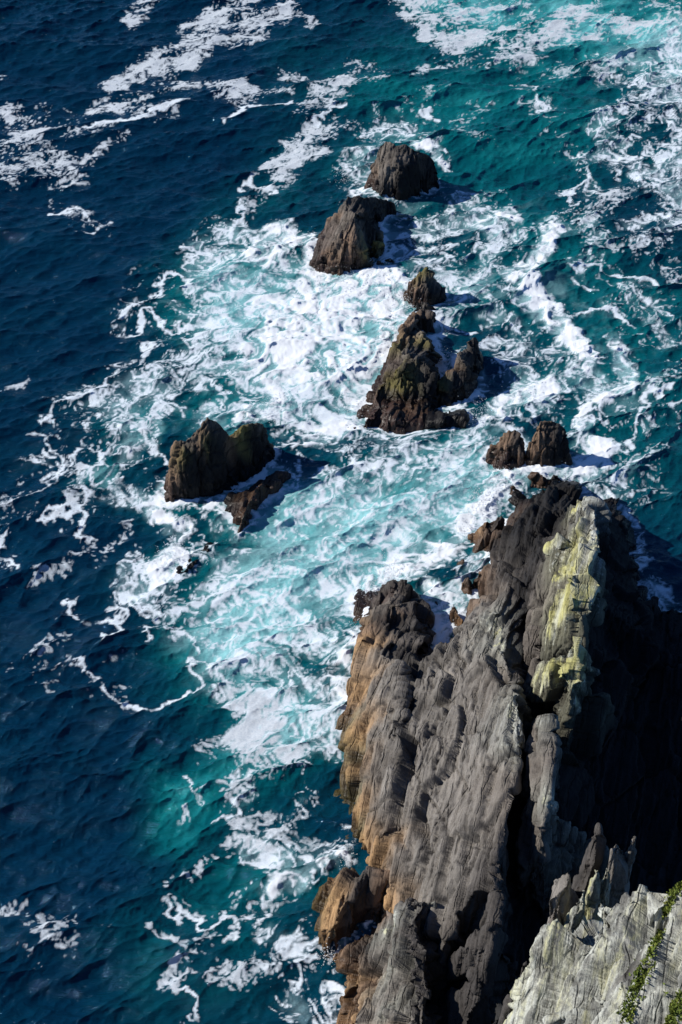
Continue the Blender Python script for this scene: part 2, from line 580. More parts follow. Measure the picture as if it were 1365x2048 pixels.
headland_lines = [
    # broken edge of the left slab and the step below it
    [(797, 1318, 4.2, 'g'), (803, 1370, 4.5, 'g'), (802, 1420, 4.6, 'g'), (793, 1462, 4.8, 'g')],
    [(806, 1322, 2.8, 'k'), (814, 1372, 3.0, 'k'), (812, 1424, 3.4, 'k'), (800, 1466, 4.6, 'k')],
    # right crest of the slab
    [(955, 1230, 4.8, 'g'), (985, 1240, 6.0, 'u'), (1003, 1290, 7.6, 'u'), (1022, 1345, 8.9, 'h'), (1036, 1400, 9.8, 'u'), (1040, 1450, 10.3, 'l'), (1040, 1500, 10.7, 'u'), (1030, 1560, 10.9, 'h'),
     (1013, 1640, 10.8, 'h'), (998, 1700, 10.8, 'd'), (996, 1780, 11.1, 'd'), (989, 1850, 11.0, 'd'), (979, 1908, 10.4, 'd')],
    # cleft
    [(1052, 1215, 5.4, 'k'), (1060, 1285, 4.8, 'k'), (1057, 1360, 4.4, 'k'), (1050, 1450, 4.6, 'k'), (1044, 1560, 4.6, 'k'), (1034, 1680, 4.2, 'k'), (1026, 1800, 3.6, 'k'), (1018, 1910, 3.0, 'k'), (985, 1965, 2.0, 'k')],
    # foot of the fin, its crest, and the ground under its right side
    [(1112, 1070, 6.8, 'd'), (1094, 1130, 6.8, 'd'), (1080, 1210, 7.0, 'h'), (1076, 1330, 7.2, 'h')],
    [(1176, 1000, 7.5, 'l'), (1188, 1006, 9.2, 'l'), (1194, 1075, 11.2, 'l'), (1178, 1130, 12.4, 'y'), (1166, 1190, 13.3, 'y'), (1156, 1265, 14.1, 'y'), (1150, 1336, 14.6, 'y')],
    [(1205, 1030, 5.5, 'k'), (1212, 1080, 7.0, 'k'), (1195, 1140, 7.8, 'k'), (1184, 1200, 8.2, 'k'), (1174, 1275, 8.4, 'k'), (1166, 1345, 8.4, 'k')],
    # step at the near end of the fin, then its lower lit remnant
    [(1080, 1348, 5.8, 'k'), (1110, 1354, 7.0, 'k'), (1150, 1360, 8.0, 'k')],
    [(1085, 1440, 11.0, 'h'), (1103, 1434, 11.9, 'u'), (1101, 1520, 12.2, 'h'), (1095, 1600, 12.0, 'u'), (1085, 1655, 10.8, 'h')],
    [(1066, 1445, 9.0, 'd'), (1056, 1520, 8.8, 'h'), (1050, 1600, 8.8, 'h'), (1054, 1655, 8.4, 'd')],
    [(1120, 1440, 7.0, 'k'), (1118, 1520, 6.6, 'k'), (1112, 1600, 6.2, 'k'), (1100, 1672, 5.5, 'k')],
]
rock('headland', 'tall grey slab headland with ochre foot, yellow lichen fin and black shaded gully', 'headland', headland, L=.155, seed=3, skirt=1.5, amp=.6, size=1.0, lines=headland_lines)

# ------------------------------------------------------------------ sea stacks and rocks, shade of unlit faces painted dark
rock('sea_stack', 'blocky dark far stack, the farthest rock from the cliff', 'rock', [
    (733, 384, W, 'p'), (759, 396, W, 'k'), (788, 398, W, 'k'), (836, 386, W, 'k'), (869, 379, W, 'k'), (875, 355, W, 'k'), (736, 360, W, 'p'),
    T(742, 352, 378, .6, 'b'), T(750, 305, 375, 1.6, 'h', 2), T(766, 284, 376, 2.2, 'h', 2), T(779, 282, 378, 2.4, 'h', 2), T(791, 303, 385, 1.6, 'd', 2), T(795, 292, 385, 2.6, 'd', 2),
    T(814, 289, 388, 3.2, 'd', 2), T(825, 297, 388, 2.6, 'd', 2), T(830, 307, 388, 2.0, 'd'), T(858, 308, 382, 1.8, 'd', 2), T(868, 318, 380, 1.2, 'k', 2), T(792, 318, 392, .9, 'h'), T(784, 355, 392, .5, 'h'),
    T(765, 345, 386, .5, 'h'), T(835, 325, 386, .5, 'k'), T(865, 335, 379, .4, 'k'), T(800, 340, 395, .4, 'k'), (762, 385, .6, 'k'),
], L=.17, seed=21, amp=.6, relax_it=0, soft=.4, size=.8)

rock('sea_stack', 'ribbed stack with brown streaked columns just in front of the farthest rock', 'rock', [
    (740, 545, W, 'p'), (715, 552, W, 'p'), (686, 558, W, 'p'), (645, 550, W, 'p'), (622, 530, W, 'p'), (626, 490, W, 'p'), (645, 462, W, 'p'), (770, 452, W, 'k'), (764, 475, W, 'k'), (748, 500, W, 'k'), (790, 430, W, 'k'),
    T(665, 433, 480, .8, 'b', 1.6), T(676, 414, 478, 1.2, 'd', 1.6), T(696, 394, 470, 1.6, 'd', 1.6), T(711, 392, 465, 1.8, 'd', 1.6), T(748, 394, 450, 1.6, 'd', 1.4), T(770, 398, 435, 1.2, 'd', 1.2), T(786, 405, 430, .7, 'k', 1.2),
    T(690, 420, 500, 1.6, 'h'), T(712, 425, 520, 2.0, 'h'), T(735, 430, 495, 1.2, 'k'), T(672, 470, 545, 1.6, 'h'), T(655, 500, 545, .8, 'b'), T(690, 480, 552, 1.4, 'b'), T(712, 490, 550, .9, 'b'), T(735, 512, 545, .6, 'm'),
    T(640, 520, 545, .5, 'p'), T(680, 530, 556, .5, 'b'), T(715, 530, 551, .5, 'p'),
], L=.17, seed=31, amp=.6, relax_it=0, soft=.4, size=.8)

rock('sea_rock', 'small upright mossy rock beside the ribbed stack, standing in foam', 'rock', [
    (745, 520, W, 'm'), (760, 525, W, 'm'), (772, 512, W, 'm'), (770, 495, W, 'm'), (748, 500, W, 'm'),
    T(750, 480, 520, .6, 'm', .8), T(760, 452, 500, .7, 'h', .7), T(764, 485, 515, .6, 'm', .8), T(755, 500, 522, .4, 'm'),
], L=.14, seed=33, amp=.4, size=.5, skirt=.7)
rock('sea_rock', 'low rounded brown rock awash just right of the ribbed stack foot', 'rock', [
    (772, 536, W, 'b'), (790, 540, W, 'b'), (796, 528, W, 'b'), (780, 520, W, 'b'), T(780, 514, 535, .8, 'm', .8), T(788, 518, 537, .7, 'b', .8), (750, 540, W, 'p'), T(757, 520, 541, .6, 'b', .6),
], L=.14, seed=34, amp=.4, size=.5, skirt=.7)

rock('sea_rock', 'twin topped dark pinnacle at the far end of the middle reef', 'rock', [
    (814, 590, W, 'p'), (828, 612, W, 'p'), (845, 622, W, 'p'), (868, 618, W, 'k'), (892, 606, W, 'k'), (896, 588, W, 'k'), (866, 570, W, 'k'),
    T(821, 560, 600, .8, 'b', 1.2), T(838, 545, 606, 1.2, 'm', 1.2), T(854, 535, 606, 1.4, 'm', 1.2), T(864, 545, 600, 1.0, 'd', 1.2), T(850, 565, 614, 1.0, 'd'), T(858, 582, 618, .6, 'k'), T(874, 562, 606, .9, 'h', 1), T(891, 580, 606, .5, 'd', 1), T(870, 590, 614, .4, 'k'),
    T(832, 580, 614, .6, 'b'),
], L=.14, seed=41, amp=.6, relax_it=0, soft=.4, size=.6)

rock('reef_rock', 'long jagged mossy brown middle reef, lit along its left side', 'rock', [
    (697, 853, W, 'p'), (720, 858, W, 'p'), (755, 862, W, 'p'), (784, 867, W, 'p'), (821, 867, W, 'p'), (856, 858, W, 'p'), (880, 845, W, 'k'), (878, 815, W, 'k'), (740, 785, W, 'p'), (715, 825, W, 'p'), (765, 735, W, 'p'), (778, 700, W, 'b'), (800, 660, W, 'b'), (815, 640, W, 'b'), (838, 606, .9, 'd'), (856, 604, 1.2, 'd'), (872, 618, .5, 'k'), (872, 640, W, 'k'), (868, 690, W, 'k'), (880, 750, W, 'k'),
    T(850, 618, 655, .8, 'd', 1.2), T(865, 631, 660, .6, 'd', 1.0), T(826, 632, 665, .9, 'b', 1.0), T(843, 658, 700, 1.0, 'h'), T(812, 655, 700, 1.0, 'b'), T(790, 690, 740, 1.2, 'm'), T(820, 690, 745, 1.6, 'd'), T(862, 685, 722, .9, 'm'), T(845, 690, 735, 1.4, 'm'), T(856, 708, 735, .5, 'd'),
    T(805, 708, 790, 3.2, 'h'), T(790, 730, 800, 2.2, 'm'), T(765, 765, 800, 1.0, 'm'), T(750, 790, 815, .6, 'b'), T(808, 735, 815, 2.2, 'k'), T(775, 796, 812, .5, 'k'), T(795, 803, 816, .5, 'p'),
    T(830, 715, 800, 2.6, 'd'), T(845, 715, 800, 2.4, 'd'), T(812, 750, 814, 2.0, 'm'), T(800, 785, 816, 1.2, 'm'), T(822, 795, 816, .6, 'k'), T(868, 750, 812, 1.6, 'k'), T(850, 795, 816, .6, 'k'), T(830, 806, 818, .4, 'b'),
    T(760, 812, 838, .8, 'p'), T(745, 828, 848, .7, 'p'), T(800, 824, 850, .8, 'b'), T(825, 824, 848, .8, 'b'), T(790, 840, 864, .6, 'p'), T(825, 845, 862, .5, 'p'), T(730, 842, 856, .4, 'p'),
], L=.16, seed=51, amp=.75, relax_it=0, soft=.4, size=.75)

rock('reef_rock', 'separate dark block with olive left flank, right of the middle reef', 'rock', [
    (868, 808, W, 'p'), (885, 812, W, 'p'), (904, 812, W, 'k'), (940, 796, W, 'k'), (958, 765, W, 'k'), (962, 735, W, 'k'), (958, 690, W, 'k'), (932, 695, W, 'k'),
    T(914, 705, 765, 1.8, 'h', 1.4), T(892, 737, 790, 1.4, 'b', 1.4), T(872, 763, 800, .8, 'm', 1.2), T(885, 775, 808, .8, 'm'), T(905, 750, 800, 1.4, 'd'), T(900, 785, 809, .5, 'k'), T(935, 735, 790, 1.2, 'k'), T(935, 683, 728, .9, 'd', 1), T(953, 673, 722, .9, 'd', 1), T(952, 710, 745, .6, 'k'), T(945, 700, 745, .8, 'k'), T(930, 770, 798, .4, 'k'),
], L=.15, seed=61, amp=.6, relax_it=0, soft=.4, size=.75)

rock('reef_rock', 'low black wet shelf with foam running off, at the reef foot', 'rock', [
    (850, 858, W, 'k'), (890, 860, W, 'k'), (938, 856, W, 'k'), (945, 830, W, 'k'), (900, 815, W, 'k'), (860, 820, W, 'k'),
    (870, 835, .9, 'k'), (905, 830, .8, 'k'), (925, 835, .7, 'k'), (890, 848, .5, 'k'), (865, 845, .7, 'k'),
], L=.17, seed=63, amp=.45, size=.7)

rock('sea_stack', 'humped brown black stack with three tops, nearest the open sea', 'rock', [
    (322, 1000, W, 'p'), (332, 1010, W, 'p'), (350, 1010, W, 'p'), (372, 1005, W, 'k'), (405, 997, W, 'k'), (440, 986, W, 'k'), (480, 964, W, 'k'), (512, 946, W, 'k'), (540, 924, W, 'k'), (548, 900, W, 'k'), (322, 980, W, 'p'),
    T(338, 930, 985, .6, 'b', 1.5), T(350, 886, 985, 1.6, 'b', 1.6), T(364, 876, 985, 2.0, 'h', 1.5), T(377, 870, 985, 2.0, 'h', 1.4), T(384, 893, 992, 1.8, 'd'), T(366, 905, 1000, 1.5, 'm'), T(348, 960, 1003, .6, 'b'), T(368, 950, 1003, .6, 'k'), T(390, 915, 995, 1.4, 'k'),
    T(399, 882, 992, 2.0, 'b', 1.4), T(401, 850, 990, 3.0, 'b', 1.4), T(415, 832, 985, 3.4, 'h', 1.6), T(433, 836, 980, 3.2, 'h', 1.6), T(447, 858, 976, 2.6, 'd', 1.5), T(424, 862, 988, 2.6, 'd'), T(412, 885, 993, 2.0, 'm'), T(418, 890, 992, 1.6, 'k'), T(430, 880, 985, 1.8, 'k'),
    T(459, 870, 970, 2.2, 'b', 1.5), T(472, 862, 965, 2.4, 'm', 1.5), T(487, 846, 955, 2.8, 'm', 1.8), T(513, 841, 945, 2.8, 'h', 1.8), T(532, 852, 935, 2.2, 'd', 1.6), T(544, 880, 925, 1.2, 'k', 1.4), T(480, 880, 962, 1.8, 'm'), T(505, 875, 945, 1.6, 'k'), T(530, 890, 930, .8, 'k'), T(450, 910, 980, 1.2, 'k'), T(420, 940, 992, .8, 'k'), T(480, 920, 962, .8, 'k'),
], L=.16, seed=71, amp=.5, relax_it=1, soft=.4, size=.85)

rock('sea_rock', 'low purple brown weedy ridge awash in front of the humped stack', 'rock', [
    (476, 1070, W, 'p'), (500, 1050, W, 'p'), (522, 1010, W, 'p'), (560, 975, W, 'p'), (582, 948, W, 'p'), (540, 948, W, 'p'), (495, 985, W, 'p'), (470, 1040, W, 'p'), (440, 1028, W, 'k'), (455, 995, W, 'k'), (470, 975, W, 'k'),
    T(548, 942, 965, .5, 'p', .9), T(572, 944, 962, .4, 'p', .8), T(530, 965, 990, .6, 'b'), T(510, 978, 1008, .8, 'b'), T(497, 1005, 1035, .8, 'b'), T(486, 1030, 1055, .6, 'b'), T(515, 1000, 1022, .4, 'p'), T(468, 990, 1008, .4, 'k'), T(458, 1008, 1025, .4, 'k'), T(560, 958, 975, .3, 'p'),
], L=.14, seed=81, amp=.45, size=.55, skirt=.9)

rock('sea_rock', 'nearly sunken black rock with water pouring over, lower left swirl', 'rock', [
    (345, 1168, W, 'k'), (375, 1150, W, 'k'), (410, 1115, W, 'k'), (440, 1090, W, 'k'), (420, 1085, W, 'k'), (385, 1105, W, 'k'), (350, 1150, W, 'k'),
    (370, 1140, .35, 'k'), (395, 1118, .45, 'k'), (418, 1098, .4, 'k'),
], L=.16, seed=83, amp=.3, size=.6, skirt=.8)

rock('sea_rock', 'brown pointed rock streaming with foam, left of the square block by the tip', 'rock', [
    (968, 926, W, 'p'), (985, 938, W, 'p'), (1010, 953, W, 'p'), (1035, 945, W, 'p'), (1055, 938, W, 'k'), (1058, 910, W, 'k'), (978, 905, W, 'b'),
    T(988, 892, 925, .6, 'b', 1.2), T(1002, 873, 928, 1.4, 'b', 1.2), T(1019, 860, 930, 1.8, 'b', 1.2), T(1033, 860, 932, 1.8, 'd', 1.2), T(1049, 877, 934, 1.2, 'b', 1.2), T(1054, 898, 936, .7, 'k', 1.1), T(1015, 890, 940, 1.2, 'b'), T(1035, 890, 940, 1.2, 'd'), T(1040, 915, 942, .6, 'b'), T(1010, 920, 948, .6, 'p'),
], L=.15, seed=91, amp=.6, relax_it=0, soft=.4, size=.65)

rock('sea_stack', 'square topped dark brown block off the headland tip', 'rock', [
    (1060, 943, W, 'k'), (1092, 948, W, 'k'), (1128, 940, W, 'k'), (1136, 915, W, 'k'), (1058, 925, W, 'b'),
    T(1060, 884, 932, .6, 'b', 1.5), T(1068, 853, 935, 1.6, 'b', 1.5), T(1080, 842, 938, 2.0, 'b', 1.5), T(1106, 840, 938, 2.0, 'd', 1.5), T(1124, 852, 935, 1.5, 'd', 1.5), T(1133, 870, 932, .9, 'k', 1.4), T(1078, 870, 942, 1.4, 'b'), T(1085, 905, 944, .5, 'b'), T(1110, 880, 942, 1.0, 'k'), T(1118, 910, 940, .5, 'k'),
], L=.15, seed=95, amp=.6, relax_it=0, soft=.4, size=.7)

rock('sea_rock', 'small jagged rock wedged between square block and headland tip', 'rock', [
    (1062, 978, W, 'b'), (1090, 982, W, 'b'), (1120, 975, W, 'k'), (1140, 968, W, 'k'), (1060, 960, W, 'b'),
    T(1068, 946, 970, .6, 'b', .8), T(1086, 948, 974, .6, 'b', .8), T(1100, 958, 974, .5, 'k', .8), T(1115, 948, 970, .6, 'd', .8), T(1128, 960, 970, .4, 'k', .7),
], L=.14, seed=97, amp=.45, size=.45, skirt=.7)
rock('sea_rock', 'little round rock almost drowned in white foam left of the tip', 'rock', [
    (1016, 990, W, 'b'), (1030, 994, W, 'b'), (1042, 985, W, 'b'), (1022, 978, W, 'b'), T(1024, 971, 986, .5, 'b', .7), T(1034, 973, 988, .5, 'd', .7),
], L=.14, seed=98, amp=.35, size=.4, skirt=.6)
rock('sea_rock', 'smooth brown boulder on the foaming left edge of the headland', 'rock', [
    (937, 1090, W, 'b'), (945, 1118, W, 'b'), (965, 1112, W, 'b'), (1000, 1095, W, 'd'), (1012, 1055, W, 'd'), (950, 1062, W, 'b'),
    T(950, 1055, 1085, .5, 'o', 1), T(975, 1038, 1085, 1.2, 'b', 1), T(1005, 1030, 1085, 1.6, 'd', 1), T(965, 1075, 1105, .8, 'b'), T(990, 1060, 1100, 1.2, 'd'),
], L=.15, seed=101, amp=.45, size=.6, skirt=.9)
rock('sea_rock', 'small brown rock awash at the mouth of the foamy inlet', 'rock', [
    (908, 1146, W, 'b'), (922, 1150, W, 'b'), (938, 1138, W, 'b'), (925, 1125, W, 'b'), T(918, 1124, 1140, .4, 'b', .6), T(930, 1120, 1140, .5, 'b', .6),
], L=.13, seed=103, amp=.35, size=.4, skirt=.5)
rock('sea_rock', 'upright brown rock against the wall of the foamy inlet', 'rock', [
    (916, 1190, W, 'b'), (930, 1200, W, 'b'), (948, 1190, W, 'b'), (938, 1165, W, 'b'), T(925, 1165, 1190, .4, 'b', .6), T(938, 1152, 1188, .7, 'd', .6), T(946, 1165, 1188, .4, 'd', .6),
], L=.13, seed=104, amp=.35, size=.45, skirt=.5)
rock('sea_rock', 'pointed ochre rock rising from white foam inside the inlet', 'rock', [
    (908, 1265, W, 'o'), (924, 1272, W, 'o'), (938, 1262, W, 'o'), (900, 1235, W, 'b'), (925, 1225, W, 'b'), T(908, 1212, 1250, .8, 'b', .6), T(916, 1225, 1258, .8, 'b', .6), T(926, 1240, 1264, .4, 'o', .6),
], L=.13, seed=105, amp=.35, size=.45, skirt=.5)

rock('boulder', 'rounded tan boulder with dark brown right face at the slab foot', 'rock', [
    (621, 1855, W, 'm'), (624, 1805, W, 'm'), (640, 1772, W, 'm'), (662, 1760, W, 'o'), (690, 1748, W, 'o'), (630, 1898, W, 'm'), (655, 1908, W, 'o'), (690, 1892, W, 'b'), (735, 1855, W, 'b'), (775, 1832, W, 'b'),
    (672, 1762, 1.2, 'o'), (700, 1752, 2.6, 'd'), (735, 1735, 3.2, 'd'), (768, 1750, 3.4, 'b'), (778, 1790, 2.6, 'b'), (715, 1765, 3.4, 'd'), (675, 1790, 3.0, 'o'), (650, 1815, 2.0, 'o'), (645, 1860, 1.6, 'o'), (670, 1850, 2.4, 'o'), (680, 1880, 1.2, 'o'),
    (700, 1800, 3.0, 'd'), (735, 1790, 2.6, 'k'), (710, 1840, 1.6, 'b'), (755, 1820, 1.2, 'b'),
    (790, 1770, 2.4, 'b', 2.5),
], L=.14, seed=111, amp=.5, size=.75)

rock('crag', 'grey streaked buttress with brown wet foot at the bottom edge', 'rock', [
    (664, 1910, W, 'o'), (684, 1950, W, 'o'), (694, 2000, W, 'o'), (700, 2050, W, 'o'), (712, 2150, W, 'o'), (690, 1900, W, 'b'), (740, 1868, W, 'b'), (780, 1840, W, 'b'),
    (705, 1912, 1.6, 'b'), (705, 1970, 1.4, 'o'), (715, 2040, 1.6, 'o'), (725, 2150, 1.6, 'o'), (735, 1900, 2.2, 'k'), (728, 1960, 2.2, 'b'), (745, 1930, 2.8, 'h'), (738, 2040, 2.6, 'g'), (745, 2150, 2.6, 'g'),
    (775, 1860, 4.0, 'u'), (765, 1930, 4.2, 'u'), (765, 2030, 4.2, 'u'), (770, 2150, 4.2, 'g'), (800, 1830, 5.6, 'l'), (825, 1797, 7.0, 'd', 2.6), (798, 1820, 5.2, 'g', 2.6), (845, 1810, 6.8, 'd', 2.6), (860, 1825, 6.4, 'd', 2.6), (870, 1800, 6.8, 'u', 2.2),
    (820, 1860, 7.0, 'd'), (812, 1930, 7.0, 'h'), (815, 2030, 7.0, 'g'), (820, 2150, 7.0, 'g'), (845, 1900, 7.4, 'd'), (850, 1980, 7.4, 'd'), (850, 2060, 7.2, 'd'), (850, 2150, 7.2, 'd'),
    (880, 1880, 3.6, 'k'), (880, 1960, 2.8, 'k'), (878, 2060, 2.4, 'k'), (875, 2160, 2, 'k'), (790, 2260, 3, 'g'), (730, 2260, W, 'o'),
], L=.12, seed=121, amp=.8, size=.7)

crag = rock('crag', 'pale lichen covered foreground crag with green moss cracks, bottom right corner', 'rock', [
    (1022, 2070, 27.0, 'l', 4), (1048, 1985, 28.5, 'u', 4), (1075, 1935, 29.5, 'u', 4), (1110, 1890, 30.5, 'u', 4), (1150, 1860, 31.5, 'u', 4), (1185, 1850, 32.5, 'l', 4), (1200, 1812, 33.5, 'l', 3), (1222, 1803, 33.8, 'l', 3), (1245, 1806, 34.0, 'd', 3), (1258, 1830, 34.3, 'l', 3), (1284, 1782, 35, 'l', 3), (1296, 1800, 35, 'l', 3), (1330, 1785, 36, 'l', 3), (1360, 1763, 37, 'l', 3), (1420, 1740, 38.5, 'l', 4), (1500, 1700, 41, 'l', 4),
    (1120, 1960, 31, 'u'), (1100, 2048, 30, 'u'), (1180, 1920, 33, 'l'), (1200, 2000, 33.5, 'l'), (1190, 2070, 33, 'l'), (1260, 1900, 35.2, 'l'), (1255, 1990, 35, 'l'), (1275, 1950, 35.3, 'd'), (1300, 1900, 36.4, 'l'), (1340, 1850, 37.2, 'l'), (1330, 1960, 37.2, 'l'), (1300, 2040, 36.5, 'l'), (1370, 2000, 38.5, 'l'), (1420, 1900, 39, 'l'), (1450, 2050, 41, 'l'),
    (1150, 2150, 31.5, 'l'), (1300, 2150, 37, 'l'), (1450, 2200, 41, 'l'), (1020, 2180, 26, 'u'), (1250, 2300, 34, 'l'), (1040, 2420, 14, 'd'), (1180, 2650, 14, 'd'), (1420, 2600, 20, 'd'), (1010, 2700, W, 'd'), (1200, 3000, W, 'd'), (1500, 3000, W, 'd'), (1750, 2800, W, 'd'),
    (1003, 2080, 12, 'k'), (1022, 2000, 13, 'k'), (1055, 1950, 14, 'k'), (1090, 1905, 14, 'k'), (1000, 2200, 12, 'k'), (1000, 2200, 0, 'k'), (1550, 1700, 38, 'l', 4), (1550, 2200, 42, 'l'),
], L=.13, seed=131, amp=.85, size=.8, soft=1.1, axes=bed_axes(0, 36), skirt=2.5)

CRAG_V = np.empty(len(crag.data.vertices) * 3, np.float32)
crag.data.vertices.foreach_get('co', CRAG_V)
CRAG_V = CRAG_V.reshape(-1, 3).astype(float) + np.array(crag.location)


def pin(label, px, py, z, wid, thick, seed, code, h=11.0, lean=(0, 0), twist=0.0):
    t = P(px, py, z)
    b = t - np.array([lean[0], lean[1], h])
    blade('pinnacle', label, b, t, wid * 1.7, thick * 1.75, seed, code, L=.16, twist=twist)


pin('tallest thin grey spire, top of the blade row left of the pale crag', 1200, 1664, 27.0, 2.6, 1.3, 201, 'd')
pin('broad pale sunlit blade standing right of the tallest spire', 1237, 1692, 26.5, 3.0, 1.5, 202, 'g')
pin('short stubby pale blade, rightmost of the blade row', 1262, 1692, 25.8, 1.8, 1.0, 203, 'g')
pin('pale yellowish blade just below the tallest spire', 1188, 1738, 28.0, 2.6, 1.2, 204, 'u')
pin('grey yellow sliver between the yellowish blade and the broad pale blade', 1212, 1735, 27.6, 2.2, 1.0, 205, 'u')
pin('rounded grey blade with lit left edge, middle of the blade row', 1141, 1752, 26.5, 3.2, 1.6, 206, 'g')
pin('grey blade with lichen crust, against the pale crag edge', 1160, 1806, 28.5, 2.8, 1.4, 207, 'u')
pin('dark low blade leaning left, below the rounded grey blade', 1112, 1830, 26.6, 2.8, 1.3, 208, 'h')
pin('black stub blade between low leaning blade and crag edge', 1086, 1862, 26.0, 2.4, 1.2, 209, 'd')
pin('narrow black blade near the bottom edge, left of the crag', 1058, 1930, 25.5, 2.4, 1.2, 210, 'd')
pin('lowest black blade touching the bottom edge of the picture', 1032, 1995, 24.5, 2.4, 1.2, 211, 'd')

# ------------------------------------------------------------------ the sea
STEP = .118


AX, AY = np.arange(-50, 52, STEP), np.arange(50, 212, STEP)
FX, FY = np.meshgrid(AX, AY, indexing='ij')
ix0 = iy0 = 0
ix1, iy1 = len(AX), len(AY)

